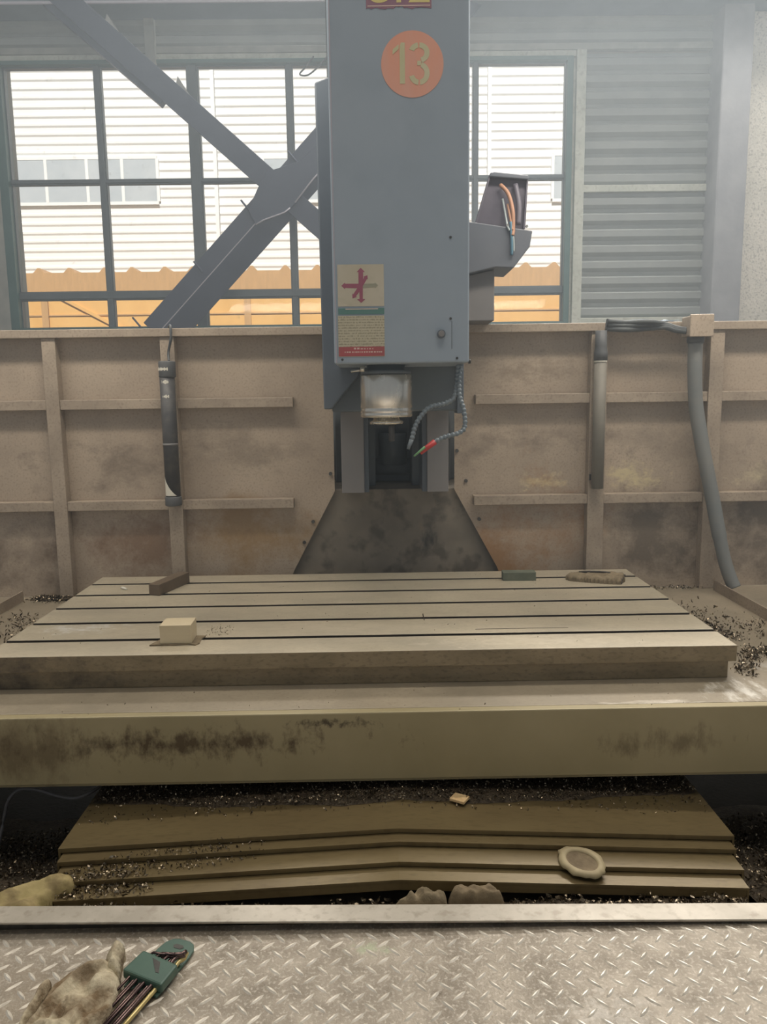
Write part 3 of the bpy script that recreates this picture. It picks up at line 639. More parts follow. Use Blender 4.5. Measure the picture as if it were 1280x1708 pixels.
MB().box(-0.086, 0.027, 1.9487, 1.95, 1.081, 1.0955).build('green_band', M['placard_green'], hd)
MB().box(-0.068, 0.012, 1.9483, 1.9487, 1.0925, 1.0945).build('print_line', M['print_white'], hd)
dp = MB().box(-0.087, 0.027, 1.9486, 1.95, 0.979, 1.0775).build('data_placard', M['print_table'], hd); dp['label'] = 'yellowed data placard with rows of small print over a red band'
MB().box(-0.0865, 0.0265, 1.9481, 1.9486, 0.980, 1.003).build('red_band', M['placard_red'], dp)
rp = random.Random(11)
wl = MB()
x = -0.049
while x < 0.0: 
    w = rp.uniform(0.002, 0.006) if x > -0.035 else 0.0055
    wl.box(x, x+w, 1.9477, 1.9481, 0.9965, 1.0005 if x < -0.035 else 0.9990); x += w+rp.uniform(0.0015, 0.004)
x = -0.072
while x < 0.018:
    w = rp.uniform(0.002, 0.005); wl.box(x, x+w, 1.9477, 1.9481, 0.9885, 0.9915); x += w+rp.uniform(0.0012, 0.003)
wl.build('white_print', M['print_white'], dp)
# access knob, seam and screws of the cover
MB().tube([(0.1665, 1.95, 1.031), (0.1665, 1.938, 1.031)], [0.0105, 0.0105], 20).build('lock_ring', M['cast'], hd, bevel=0.001)
MB().tube([(0.1665, 1.940, 1.031), (0.1665, 1.935, 1.031)], 0.0075, 18).build('lock_button', M['cover_grey'], hd, bevel=0.001)
MB().box(0.1925, 0.1940, 1.9492, 1.95, 0.995, 1.062).build('slot_line', M['cast_dark'], hd)
for (x, z) in ((0.206, 0.972), (0.190, 1.068), (0.19, 1.26), (-0.078, 0.972)):
    MB().tube([(x, 1.95, z), (x, 1.9475, z)], 0.0032, 8).build('screw', M['steel_dark'], hd)
MB().tube([(0.240, 2.0, 0.966), (0.246, 2.0, 0.966)], 0.006, 8).build('screw', M['steel_dark'], hd)

# segmented coolant hoses
def coolant(pts, nozzle, label):
    P = spline(pts, 10)
    acc = [0]
    for a, b in zip(P, P[1:]): acc.append(acc[-1]+(b-a).length)
    ring = []; rad = []
    L = acc[-1]; step = 0.0021; d = 0; k = 0
    prof = [0.0048, 0.0062, 0.0068, 0.0062, 0.0048]
    while d < L:
        j = max(i for i in range(len(acc)) if acc[i] <= d+1e-9)
        u = (d-acc[j])/max(1e-6, acc[min(j+1, len(acc)-1)]-acc[j]) if j+1 < len(acc) else 0
        ring.append(P[j].lerp(P[min(j+1, len(P)-1)], u)); rad.append(prof[k % 5]); d += step; k += 1
    h = MB().tube(ring, rad, 10).build('coolant_hose', M['segment'], hd); h['label'] = label
    for (q, r, mt) in nozzle:
        MB().tube(q, r, 10).build('nozzle', mt, h)
coolant([(0.214, 2.0, 0.958), (0.212, 1.995, 0.930), (0.208, 1.99, 0.895), (0.200, 1.985, 0.872), (0.175, 1.98, 0.860), (0.140, 1.975, 0.852), (0.118, 1.97, 0.832), (0.102, 1.965, 0.805), (0.092, 1.96, 0.770)],
        [([(0.092, 1.96, 0.772), (0.083, 1.957, 0.748)], [0.006, 0.004], M['segment'])], 'blue grey segmented coolant hose, the higher one')
coolant([(0.222, 2.0, 0.958), (0.216, 1.99, 0.925), (0.216, 1.98, 0.880), (0.225, 1.97, 0.845), (0.227, 1.96, 0.805), (0.212, 1.95, 0.788), (0.175, 1.945, 0.778), (0.148, 1.94, 0.766)],
        [([(0.150, 1.94, 0.767), (0.112, 1.935, 0.740)], [0.0075, 0.006], M['red']), ([(0.124, 1.928, 0.755), (0.096, 1.93, 0.732)], [0.0035, 0.002], M['green'])], 'coolant hose with a red and green nozzle')

# ================================================================== CABLE CARRIER HOUSING right of the head
cc_ = thing('cable_carrier_housing', (0.36, 2.45, 1.10), 'dark open cable housing with cables right of the spindle head', 'cable housing')
MB().prism([(0.305, 1.375), (0.352, 1.530), (0.366, 1.533), (0.467, 1.522), (0.468, 1.48), (0.458, 1.37)], 2.43, 2.44).build('back_shroud', M['dark_plastic'], cc_, bevel=0.003)
MB().prism([(0.350, 1.522), (0.354, 1.533), (0.366, 1.535), (0.468, 1.524), (0.467, 1.512)], 2.41, 2.44).build('top_lip', M['carrier'], cc_, bevel=0.003)
MB().prism([(0.305, 1.375), (0.352, 1.528), (0.356, 1.528), (0.312, 1.375)], 2.415, 2.44).build('side_wall', M['dark_plastic'], cc_)
MB().prism([(0.455, 1.375), (0.464, 1.52), (0.468, 1.52), (0.461, 1.375)], 2.42, 2.44).build('side_wall', M['dark_plastic'], cc_)
MB().prism([(0.253, 1.392), (0.318, 1.384), (0.475, 1.360), (0.468, 1.315), (0.420, 1.254), (0.366, 1.257), (0.253, 1.232)], 2.38, 2.56).build('carrier_box', M['carrier'], cc_, bevel=0.003)
MB().prism([(0.253, 1.232), (0.368, 1.255), (0.368, 1.104), (0.253, 1.104)], 2.41, 2.53).build('carrier_post', M['cover_grey'], cc_, bevel=0.003)
for pts, r, mt, nm in (([(0.385, 2.42, 1.50), (0.405, 2.40, 1.47), (0.416, 2.385, 1.42), (0.417, 2.378, 1.37), (0.414, 2.373, 1.345)], 0.006, 'orange_cable', 'cable'),
                       ([(0.404, 2.40, 1.44), (0.409, 2.385, 1.40), (0.414, 2.373, 1.36)], 0.004, 'orange_cable', 'cable'),
                       ([(0.409, 2.376, 1.385), (0.412, 2.372, 1.33), (0.413, 2.374, 1.29)], 0.004, 'blue_cable', 'cable'),
                       ([(0.414, 2.376, 1.375), (0.418, 2.372, 1.33), (0.419, 2.374, 1.30)], 0.0025, 'white_cable', 'cable'),
                       ([(0.392, 2.42, 1.46), (0.398, 2.40, 1.41), (0.400, 2.378, 1.375), (0.406, 2.374, 1.36)], 0.003, 'white_cable', 'cable'),
                       ([(0.430, 2.42, 1.50), (0.437, 2.40, 1.44), (0.434, 2.39, 1.38)], 0.008, 'dark_plastic', 'cable')):
    MB().tube(spline(pts, 6), r, 8).build(nm, M[mt], cc_)
for (x, z) in ((0.40, 1.375), (0.457, 1.372)):
    MB().tube([(x, 2.38, z), (x, 2.374, z)], 0.004, 8).build('bolt', M['chrome'], cc_)

# ================================================================== WORK LIGHT, PIPE, HOSE on the guard
lt = thing('work_light', (-0.655, 2.494, 0.54), 'dark dusty tube work light hung on the left guard post', 'work light')
MB().tube([(-0.657, 2.494, 0.565), (-0.657, 2.494, 0.985)], 0.0235, 20).build('tube', M['lampgrey'], lt)
MB().tube([(-0.655, 2.494, 0.950), (-0.655, 2.494, 1.000)], [0.0265, 0.0265], 20).build('end_cap', M['rubber'], lt, bevel=0.003)
MB().tube([(-0.657, 2.494, 0.540), (-0.657, 2.494, 0.570)], [0.0265, 0.0265], 20).build('end_cap', M['rubber'], lt, bevel=0.003)
for z, h in ((0.975, 0.006), (0.935, 0.005), (0.890, 0.005)):
    b = MB(); n = 10
    for k in range(n):
        a0 = PI*(1.12+0.5*k/n); a1 = PI*(1.12+0.5*(k+1)/n); r_ = 0.0268 if z > 0.95 else 0.0238
        h0 = h*random.uniform(0.4, 1.3)
        b.quad((-0.656+r_*math.cos(a0), 2.494+r_*math.sin(a0), z-h0), (-0.656+r_*math.cos(a1), 2.494+r_*math.sin(a1), z-h0), (-0.656+r_*math.cos(a1), 2.494+r_*math.sin(a1), z+h0), (-0.656+r_*math.cos(a0), 2.494+r_*math.sin(a0), z+h0))
    b.build('tape_scrap', M['white_label'], lt)
b = MB(); n = 10
for k in range(n):
    a0 = PI*(1.15+0.6*k/n); a1 = PI*(1.15+0.6*(k+1)/n); r_ = 0.0238
    b.quad(*[(-0.657+r_*math.cos(a), 2.494+r_*math.sin(a), zz) for a, zz in ((a0, 0.574), (a1, 0.574), (a1, 0.574+0.062*(1-(k+1)/n)**1.4), (a0, 0.574+0.062*(1-k/n)**1.4))])
b.build('torn_label', M['white_label'], lt)
MB().tube([(-0.657, 2.494, 0.735), (-0.657, 2.494, 0.742)], 0.0243, 20).build('band', M['cover_grey'], lt)
MB().tube(spline([(-0.648, 2.494, 1.0), (-0.652, 2.51, 1.03), (-0.640, 2.50, 1.07), (-0.642, 2.51, 1.11), (-0.66, 2.56, 1.112)], 6), 0.004, 6).build('cable', M['black_cable'], lt)
MB().box(-0.675, -0.640, 2.515, 2.5215, 0.62, 0.64).box(-0.675, -0.640, 2.515, 2.5215, 0.86, 0.88).build('clip', M['steel_dark'], lt)

pp = thing('coolant_pipe', (0.722, 2.499, 0.57), 'dusty grey upright pipe fixed on the right guard post', 'pipe')
MB().tube([(0.722, 2.499, 0.575), (0.722, 2.499, 0.985)], 0.0195, 18).build('tube', M['pipe'], pp, bevel=0.0)
MB().tube([(0.722, 2.499, 0.985), (0.722, 2.499, 1.01), (0.722, 2.499, 1.03), (0.720, 2.495, 1.078)], [0.0215, 0.0215, 0.018, 0.018], 16).build('rubber_sleeve', M['rubber'], pp)
MB().tube([(0.722, 2.499, 0.985), (0.722, 2.499, 0.979)], 0.0205, 18).build('ring', M['white_label'], pp)
MB().box(0.700, 0.744, 2.515, 2.5215, 0.60, 0.62).build('clip', M['steel_dark'], pp)

jb = thing('junction_box', (1.02, 2.50, 1.05), 'small tan junction box on the top rail of the right guard', 'box')
MB().box(0.982, 1.050, 2.442, 2.514, 1.054, 1.116).build('body', M['guard_bar'], jb, bevel=0.003)
MB().box(0.979, 1.053, 2.436, 2.442, 1.051, 1.119).build('lid', M['guard'], jb, bevel=0.002)
MB().tube([(1.016, 2.482, 1.054), (1.016, 2.482, 1.035)], 0.026, 18).build('gland', M['rubber'], jb)
hs = thing('flexible_hose', (1.16, 2.47, 0.235), 'grey flexible hose hanging from the junction box to the right tray', 'hose')
MB().tube(spline([(1.016, 2.482, 1.036), (1.018, 2.482, 0.95), (1.028, 2.485, 0.84), (1.050, 2.48, 0.72), (1.072, 2.475, 0.62), (1.094, 2.47, 0.52), (1.113, 2.46, 0.42), (1.130, 2.45, 0.34), (1.146, 2.44, 0.285), (1.158, 2.43, 0.253)], 6),
          [0.0225]*37+[0.021]*18, 14).build('tube', M['hose'], hs)
cb = thing('cable_bundle', (0.88, 2.55, 1.10), 'black cable bundle lying along the right guard rail into the box', 'cable')
for k, dz_ in enumerate((0.0, 0.012, 0.022)):
    MB().tube(spline([(0.735, 2.515-0.008*k, 1.085+dz_), (0.80, 2.510, 1.080+dz_), (0.86, 2.505-0.01*k, 1.082+dz_*0.9), (0.92, 2.51, 1.086+dz_*0.5), (0.955, 2.505, 1.076+dz_*0.4), (0.985, 2.49, 1.070+dz_*0.3)], 6), 0.009-0.001*k, 8).build('cable', M['black_cable'], cb)
cb.location.y -= 0.014
bf = MB(); rb = random.Random(9)
g = [[(0.765+0.02*i, 2.54+0.02*j, 1.1065+0.012*abs(noise.noise((i*0.9, j*1.3, 3.1)))+0.004) for j in range(4)] for i in range(12)]
vg = [[bf.bm.verts.new(p) for p in r] for r in g]
for i in range(11):
    for j in range(3): bf.bm.faces.new((vg[i][j], vg[i+1][j], vg[i+1][j+1], vg[i][j+1]))
o = bf.build('plastic_scrap', M['blue_film']); o.modifiers.new('s', 'SOLIDIFY').thickness = 0.0015
tag(o, 'crumpled pale blue plastic scrap on top of the right guard rail', 'plastic scrap')

# ================================================================== SOFT AND LOOSE THINGS
def inside(poly, x, y):
    c = False; n = len(poly)
    for i in range(n):
        (x1, y1), (x2, y2) = poly[i], poly[(i+1) % n]
        if (y1 > y) != (y2 > y) and x < (x2-x1)*(y-y1)/(y2-y1)+x1: c = not c
    return c
def edge_dist(poly, x, y):
    best = 9
    for i in range(len(poly)):
        a, b = Vector(poly[i]), Vector(poly[(i+1) % len(poly)]); p = Vector((x, y)); ab = b-a
        t = max(0, min(1, (p-a).dot(ab)/max(1e-9, ab.length_squared))); best = min(best, (p-a-ab*t).length)
    return best
def heap_mesh(mb, poly, z0, h, fall, fn=None, step=0.004, ns=30.0, na=0.35, zfn=None):
    """a closed lumpy solid standing on z0 (or zfn) inside an outline"""
    xs = [p[0] for p in poly]; ys = [p[1] for p in poly]
    nx = int((max(xs)-min(xs))/step)+2; ny = int((max(ys)-min(ys))/step)+2
    top = {}; bot = {}
    for i in range(nx):
        for j in range(ny):
            x = min(xs)+i*step; y = min(ys)+j*step
            if not inside(poly, x, y): continue
            d = min(1.0, edge_dist(poly, x, y)/fall); s = math.sqrt(max(0, 1-(1-d)**2))
            base = zfn(x, y) if zfn else z0
            hh = h*s*(1+na*noise.fractal((x*ns, y*ns, h*70), 0.9, 2.1, 4)) + (fn(x, y)*s if fn else 0)
            top[i, j] = mb.bm.verts.new((x, y, base+max(0.0008, hh))); bot[i, j] = mb.bm.verts.new((x, y, base))
    edges = {}
    for (i, j) in list(top):
        q = [(i, j), (i+1, j), (i+1, j+1), (i, j+1)]
        if all(k in top for k in q):
            f = mb.bm.faces.new([top[k] for k in q]); f.smooth = True
            mb.bm.faces.new([bot[k] for k in q[::-1]])
            for a, b in zip(q, q[1:]+q[:1]):
                if (b, a) in edges: del edges[b, a]
                else: edges[a, b] = 1
    for (a, b) in edges:
        mb.bm.faces.new((top[b], top[a], bot[a], bot[b]))
    bmesh.ops.delete(mb.bm, geom=[v for v in mb.bm.verts if not v.link_faces], context='VERTS')
    return mb

tag(MB().tube(spline([(-0.875, 1.64, -0.13), (-0.865, 1.666, -0.06), (-0.85, 1.66, -0.02), (-0.831, 1.668, 0.0), (-0.805, 1.673, 0.0), (-0.774, 1.663, 0.0), (-0.739, 1.659, -0.01), (-0.693, 1.646, -0.01), (-0.66, 1.651, 0.0), (-0.632, 1.69, 0.008)], 6), 0.004, 6).build('loose_cable', M['cover_grey']), 'thin grey cable curling in the dark pit left of the way cover', 'cable')

# foreground cotton glove: palm, a thumb lifted at the right, folds running down it
fold = lambda x, y: 0.007*math.sin(x*95+9*noise.noise((x*14, y*14, 0)))+0.006*noise.noise((x*60, y*30, 4))
gl = thing('work_glove', (-0.44, 1.03, 0), 'dirty cotton work glove crumpled beside the hex keys', 'glove')
heap_mesh(MB(), [(-0.505, 0.90), (-0.500, 1.00), (-0.496, 1.045), (-0.482, 1.078), (-0.455, 1.090), (-0.425, 1.090), (-0.405, 1.080), (-0.392, 1.045), (-0.388, 0.995), (-0.40, 0.94), (-0.41, 0.90)], 0, 0.030, 0.03, fold, 0.003, 26, 0.16).build('palm', M['glove'], gl)
heap_mesh(MB(), [(-0.425, 1.070), (-0.436, 1.098), (-0.434, 1.122), (-0.422, 1.131), (-0.409, 1.122), (-0.406, 1.095), (-0.400, 1.062)], 0, 0.036, 0.018, None, 0.0025, 40, 0.18).build('thumb', M['glove'], gl)
for q in ([(-0.508, 0.895), (-0.500, 0.96), (-0.488, 1.01), (-0.474, 1.0), (-0.478, 0.95), (-0.482, 0.895)], [(-0.478, 0.895), (-0.474, 0.96), (-0.462, 1.02), (-0.448, 1.01), (-0.452, 0.95), (-0.456, 0.895)], [(-0.450, 0.895), (-0.446, 0.95), (-0.436, 1.0), (-0.424, 0.99), (-0.426, 0.94), (-0.428, 0.895)], [(-0.512, 0.96), (-0.513, 1.03), (-0.502, 1.06), (-0.494, 1.04), (-0.497, 0.99), (-0.500, 0.95)]):
    heap_mesh(MB(), q, 0, 0.037, 0.016, None, 0.0025, 34, 0.16).build('finger', M['glove'], gl)

# hex key set
hx = thing('hex_key_set', (-0.34, 1.08, 0), 'green plastic holder with dark hex keys on the tread plate', 'hex key set')
base_p = Vector((-0.3235, 1.150)); tail = Vector((-0.390, 0.985))
dirv = (tail-base_p).normalized(); nrm = Vector((-dirv.y, dirv.x))     # nrm points to the right side of the set
hm = Matrix(((nrm.x, dirv.x, 0, base_p.x), (nrm.y, dirv.y, 0, base_p.y), (0, 0, 1, 0.0018), (0, 0, 0, 1)))
bk = MB()
out = [(-0.028, 0.115), (-0.030, 0.030), (-0.027, 0.013), (-0.020, 0.003), (-0.010, -0.001), (0.010, -0.001), (0.020, 0.003), (0.027, 0.013), (0.030, 0.030), (0.033, 0.115)]
hole = [(-0.010, 0.016), (-0.006, 0.012), (0.006, 0.012), (0.010, 0.016), (0.006, 0.021), (-0.006, 0.021)]
bk.prism(out, 0.0, 0.005, 'z', hm)
holder = bk.build('holder', M['holder'], hx, bevel=0.0015)
MB().prism(hole, 0.0051, 0.0055, 'z', hm).build('hang_hole', M['steel_dark'], holder)
bd = MB()
bd.prism([(-0.035, 0.058), (0.036, 0.066), (0.038, 0.110), (-0.038, 0.104)], 0.005, 0.021, 'z', hm)
bd.build('key_block', M['holder'], hx, bevel=0.003)
MB().prism([(-0.010, 0.068), (0.008, 0.072), (0.020, 0.092), (0.014, 0.092)], 0.0211, 0.0215, 'z', hm).build('block_slot', M['steel_dark'], holder)
for k in range(8):
    u = -0.025+k*0.0072; r = 0.0021+0.00022*k; L_ = 0.150+0.012*k if k < 7 else 0.20
    mt = M['key_pale'] if k == 7 else M['key']
    zc = 0.0125-0.004*(k % 2)
    z2 = 0.010+0.0028*(k % 3)
    pts = [hm @ Vector((u+0.002, L_+0.05, zc)), hm @ Vector((u, 0.064, zc)), hm @ Vector((u, 0.050+0.0025*(7-k)*0.6, zc+0.002)), hm @ Vector((u+0.006, 0.044+0.0025*(7-k)*0.6, zc+0.005)), hm @ Vector((min(0.034, u+0.028), 0.040+0.0030*(7-k)*0.6, zc+0.006+0.001*k))]
    MB().tube(pts, r, 6).build('hex_key', mt, hx)

# pit scraps
def lay(name, label, cat, poly, z0, h, fall, mat, fn=None, step=0.004, ns=30, na=0.35):
    o = heap_mesh(MB(), poly, z0, h, fall, fn, step, ns, na).build(name, mat)
    return tag(o, label, cat)
lay('leather_glove', 'stiff olive leather glove lying in the chips at the pit left', 'glove',
    [(-0.76, 1.215), (-0.70, 1.285), (-0.655, 1.312), (-0.607, 1.340), (-0.576, 1.348), (-0.563, 1.325), (-0.566, 1.302), (-0.590, 1.288), (-0.602, 1.262), (-0.598, 1.225), (-0.64, 1.217)], -0.035, 0.048, 0.022, M['leather'],
    lambda x, y: 0.004*math.sin((x-y)*80)+0.005*noise.noise((x*40, y*40, 1)), 0.003, 24, 0.12)
lay('grey_rag', 'pale grey crumpled rag between way cover and edge strip', 'rag',
    [(0.016, 1.226), (0.022, 1.246), (0.042, 1.252), (0.060, 1.270), (0.086, 1.268), (0.110, 1.266), (0.118, 1.250), (0.116, 1.226)], -0.045, 0.062, 0.014, M['greyrag'], lambda x, y: 0.003*math.sin(x*190+y*90)+0.005*noise.noise((x*90, y*90, 1)), 0.0025, 40, 0.12)
lay('brown_rag', 'brownish dusty rag beside the grey rag at the pit edge', 'rag',
    [(0.113, 1.228), (0.114, 1.252), (0.132, 1.270), (0.160, 1.266), (0.178, 1.274), (0.200, 1.266), (0.216, 1.248), (0.218, 1.228)], -0.045, 0.066, 0.013, M['rag'], lambda x, y: 0.003*math.sin(x*200-y*60)+0.007*noise.noise((x*80, y*80, 6)), 0.0025, 40, 0.12)
rg = thing('ring_scrap', (0.37, 1.30, 0.02), 'pale oval ring shaped scrap lying on the right of the way cover', 'scrap')
b = MB(); n = 36; ro = random.Random(4)
tilt = Matrix.Translation((0.374, 1.327, 0.0145)) @ Matrix.Rotation(math.radians(9), 4, 'X') @ Matrix.Rotation(math.radians(-38), 4, 'Z')
orr = [0.048*(1+0.05*ro.uniform(-1, 1))*(1 if k % 9 else 1.06) for k in range(n)]
def ringv(rx, ry, z, jit): return [b.bm.verts.new(tilt @ Vector((rx*jit[k]/0.05*math.cos(2*PI*k/n), ry*jit[k]/0.05*math.sin(2*PI*k/n), z))) for k in range(n)]
one = [0.048]*n
R0 = ringv(0.046, 0.038, 0.0, orr); R1 = ringv(0.046, 0.038, 0.0045, orr); R2 = ringv(0.034, 0.026, 0.0075, one); R3 = ringv(0.031, 0.0235, 0.0045, one)
for A, B in ((R0, R1), (R1, R2), (R2, R3)):
    for k in range(n): f = b.bm.faces.new((A[k], A[(k+1) % n], B[(k+1) % n], B[k])); f.smooth = True
b.build('rim', M['card'], rg)
b = MB(); R3 = ringv(0.0315, 0.024, 0.0043, one); R4 = ringv(0.018, 0.013, 0.0020, one)
for k in range(n): b.bm.faces.new((R3[k], R3[(k+1) % n], R4[(k+1) % n], R4[k])).smooth = True
b.bm.faces.new(R4); b.build('inner_disc', M['rag'], rg)

wz = lambda x: 0.050-0.030*abs(x-XC)/0.66
mw = Matrix.Translation((0.164, 1.498, wz(0.164)+0.0065)) @ Matrix.Rotation(math.radians(-32), 4, 'Z')
tag(MB().box(-0.0165, 0.0165, -0.014, 0.014, 0, 0.006, mw).build('wood_chip', M['wood'], bevel=0.001), 'small pale wood offcut on the way cover under the saddle', 'wood offcut')

# things on the table
mk = Matrix.Translation((-0.4755, 1.785, TZ+0.0035)) @ Matrix.Rotation(math.radians(1.5), 4, 'Z')
tag(MB().box(-0.0365, 0.0365, -0.030, 0.034, 0.0, 0.0445, mk).build('steel_block', M['brightblock'], bevel=0.0012), 'pale rectangular block standing on a scrap of card, front left of table', 'block')
b = MB(); ro = random.Random(6)
pts = []
for (x, y) in ((-0.537, 1.748), (-0.50, 1.7515), (-0.475, 1.750), (-0.445, 1.753), (-0.427, 1.747), (-0.420, 1.760), (-0.424, 1.79), (-0.418, 1.815), (-0.46, 1.820), (-0.50, 1.818), (-0.522, 1.795)): pts.append((x+ro.uniform(-.002, .002), y+ro.uniform(-.002, .002)))
tag(b.prism(pts, TZ, TZ+0.0035, 'z').build('card_scrap', M['greyrag'], bevel=0.0008), 'flat ragged scrap under the pale block on the table', 'scrap')
mk = Matrix.Translation((-0.632, 2.305, TZ)) @ Matrix.Rotation(math.radians(-17), 4, 'Z')
tag(MB().box(-0.018, 0.018, -0.085, 0.085, 0, 0.034, mk).build('steel_bar', M['darkblock'], bevel=0.0015), 'dark brown square bar lying at the back left of the table', 'bar')
mk = Matrix.Translation((0.4415, 2.352, TZ)) @ Matrix.Rotation(math.radians(-2), 4, 'Z')
tag(MB().box(-0.051, 0.051, -0.018, 0.018, 0, 0.027, mk).build('sharpening_stone', M['greenblock'], bevel=0.0015), 'grey green rectangular stone block at the back of the table', 'block')
fr = thing('folded_rag', (0.68, 2.34, TZ), 'folded dusty rag at the back right of the table', 'rag')
heap_mesh(MB(), [(0.583, 2.345), (0.590, 2.32), (0.65, 2.29), (0.735, 2.262), (0.760, 2.30), (0.776, 2.36), (0.70, 2.385), (0.62, 2.385)], TZ, 0.018, 0.012, None, 0.004, 30, 0.35).build('cloth', M['greyrag'], fr)
MB().tube(spline([(0.632, 2.36, TZ+0.019), (0.66, 2.352, TZ+0.022), (0.70, 2.348, TZ+0.021), (0.725, 2.34, TZ+0.019)], 5), 0.0035, 6).build('fold', M['slot'], fr)
MB().tube(spline([(0.735, 2.268, TZ+0.003), (0.752, 2.30, TZ+0.014), (0.778, 2.365, TZ+0.006)], 5), 0.003, 6).build('fold', M['slot'], fr)
mk = Matrix.Translation((-0.770, 2.302, TZ)) @ Matrix.Rotation(math.radians(-40), 4, 'Z')
tag(MB().tube([mk @ Vector((-0.014, 0, 0.004)), mk @ Vector((0.006, 0, 0.004)), mk @ Vector((0.007, 0, 0.003)), mk @ Vector((0.013, 0, 0.003))], [0.004, 0.004, 0.0025, 0.0025], 8).build('paper_stub', M['white_label']), 'tiny white stub at the back left of the table', 'stub')
scr = MB().box(0.24, 0.47, 1.8405, 1.8425, TZ+0.0002, TZ+0.0006).box(0.118, 0.1205, 1.925, 1.985, TZ+0.0002, TZ+0.0006)
scr.build('score_mark', M['slot'], tb)

# ------------------------------------------------------------------ metal chips
def chip(bm, c, size, r):
    """a short curled ribbon"""
    ax = Vector((r.gauss(0, 1), r.gauss(0, 1), r.gauss(0, 0.6))).normalized()
    u = ax.orthogonal().normalized(); v = ax.cross(u)
    a0 = r.uniform(0, 2*PI); sweep = r.uniform(0.8, 2.8); rad = size*r.uniform(0.3, 0.6); w = size*r.uniform(0.22, 0.5)
    prev = None; n = 3
    for k in range(n+1):
        a = a0+sweep*k/n
        p = c+rad*(math.cos(a)*u+math.sin(a)*v)+ax*(w*1.2*k/n)
        cur = (bm.verts.new(p-ax*w/2), bm.verts.new(p+ax*w/2))
        if prev: bm.faces.new((prev[0], prev[1], cur[1], cur[0]))
        prev = cur
def scatter(mb, n, fn, size, seed):
    r = random.Random(seed)
    for _ in range(n):
        p = fn(r)
        if p is None: continue
        s = size*r.uniform(0.6, 1.6)
        chip(mb.bm, Vector(p)+Vector((0, 0, s*0.25)), s, r)
def rect(x0, x1, y0, y1, zf, keep=None):
    def f(r):
        x, y = r.uniform(x0, x1), r.uniform(y0, y1)
        if keep and r.random() > keep(x, y): return None
        return (x, y, zf(x, y))
    return f
def chips(name, label, n, fn, size, seed, heaps=()):
    b = MB(); scatter(b, n, fn, size, seed)
    for args in heaps: heap_mesh(b, *args)
    o = b.build(name, M['chip'])
    if heaps:
        o.data.materials.append(M['chip_heap'])
        for f in o.data.polygons:
            if f.use_smooth or len(f.vertices) == 4 and f.area > 2.2e-5: f.material_index = 1
    return tag(o, label, 'metal chips', kind='stuff')
cov_z = lambda x, y: (0.050 if y > 1.396 else 0.039 if y > 1.369 else 0.028 if y > 1.321 else 0.017)-0.030*abs(x-XC)/0.66
def bed_chips():
    b = MB(); nx, ny = 90, 6
    ye = lambda x: 1.497+0.065*((x-XC)/0.63)**2+0.012*noise.noise((x*7, 0, 0))+0.008*noise.noise((x*31, 2, 0))
    P = lambda i, j: (-0.622+1.308*i/nx, ye(-0.622+1.308*i/nx)+0.12*j/ny)
    vs = [[b.bm.verts.new((*P(i, j), cov_z(*P(i, j))+(0.0004 if j == 0 else 0.006+0.004*noise.noise((i*1.3, j*1.7, 1))))) for j in range(ny+1)] for i in range(nx+1)]
    for i in range(nx):
        for j in range(ny): b.bm.faces.new((vs[i][j], vs[i+1][j], vs[i+1][j+1], vs[i][j+1])).smooth = True
    scatter(b, 11000, rect(-0.62, 0.685, 1.474, 1.66, lambda x, y: cov_z(x, y)+(0.006 if y > ye(x) else 0), lambda x, y: 1 if y > ye(x) else 0.12), 0.0058, 1)
    o = b.build('metal_chips', M['chip']); o.data.materials.append(M['chip_heap'])
    for f in o.data.polygons:
        if f.use_smooth: f.material_index = 1
    tag(o, 'band of dark metal chips on the way cover under the saddle', 'metal chips', kind='stuff')
bed_chips()
pitz = lambda x, y: -0.14+0.05*noise.noise((x*6, y*6, 2))
def pit_chips(name, label, x0, x1, seed, n):
    zf = lambda x, y: -0.055-0.12*max(0, min(1, (y-1.35)/0.35))+0.02*noise.noise((x*7, y*7, 2))
    b = MB(); nx, ny = 22, 22
    vs = [[b.bm.verts.new((x0+(x1-x0)*i/nx, 1.222+0.62*j/ny, zf(x0+(x1-x0)*i/nx, 1.222+0.62*j/ny)+0.006*noise.noise((i*1.7, j*1.9, 1)))) for j in range(ny+1)] for i in range(nx+1)]
    for i in range(nx):
        for j in range(ny): b.bm.faces.new((vs[i][j], vs[i+1][j], vs[i+1][j+1], vs[i][j+1])).smooth = True
    scatter(b, n, rect(x0+.004, x1-.004, 1.224, 1.78, lambda x, y: zf(x, y)+0.003), 0.0075, seed)
    o = b.build(name, M['chip']); o.data.materials.append(M['chip_heap'])
    for f in o.data.polygons:
        if f.use_smooth: f.material_index = 1
    return tag(o, label, 'metal chips', kind='stuff')
pit_chips('metal_chips', 'dark metal chips filling the pit left of the way cover', -1.15, -0.635, 2, 4500)
pit_chips('metal_chips', 'dark metal chips filling the pit right of the way cover', 0.70, 1.2, 3, 4500)
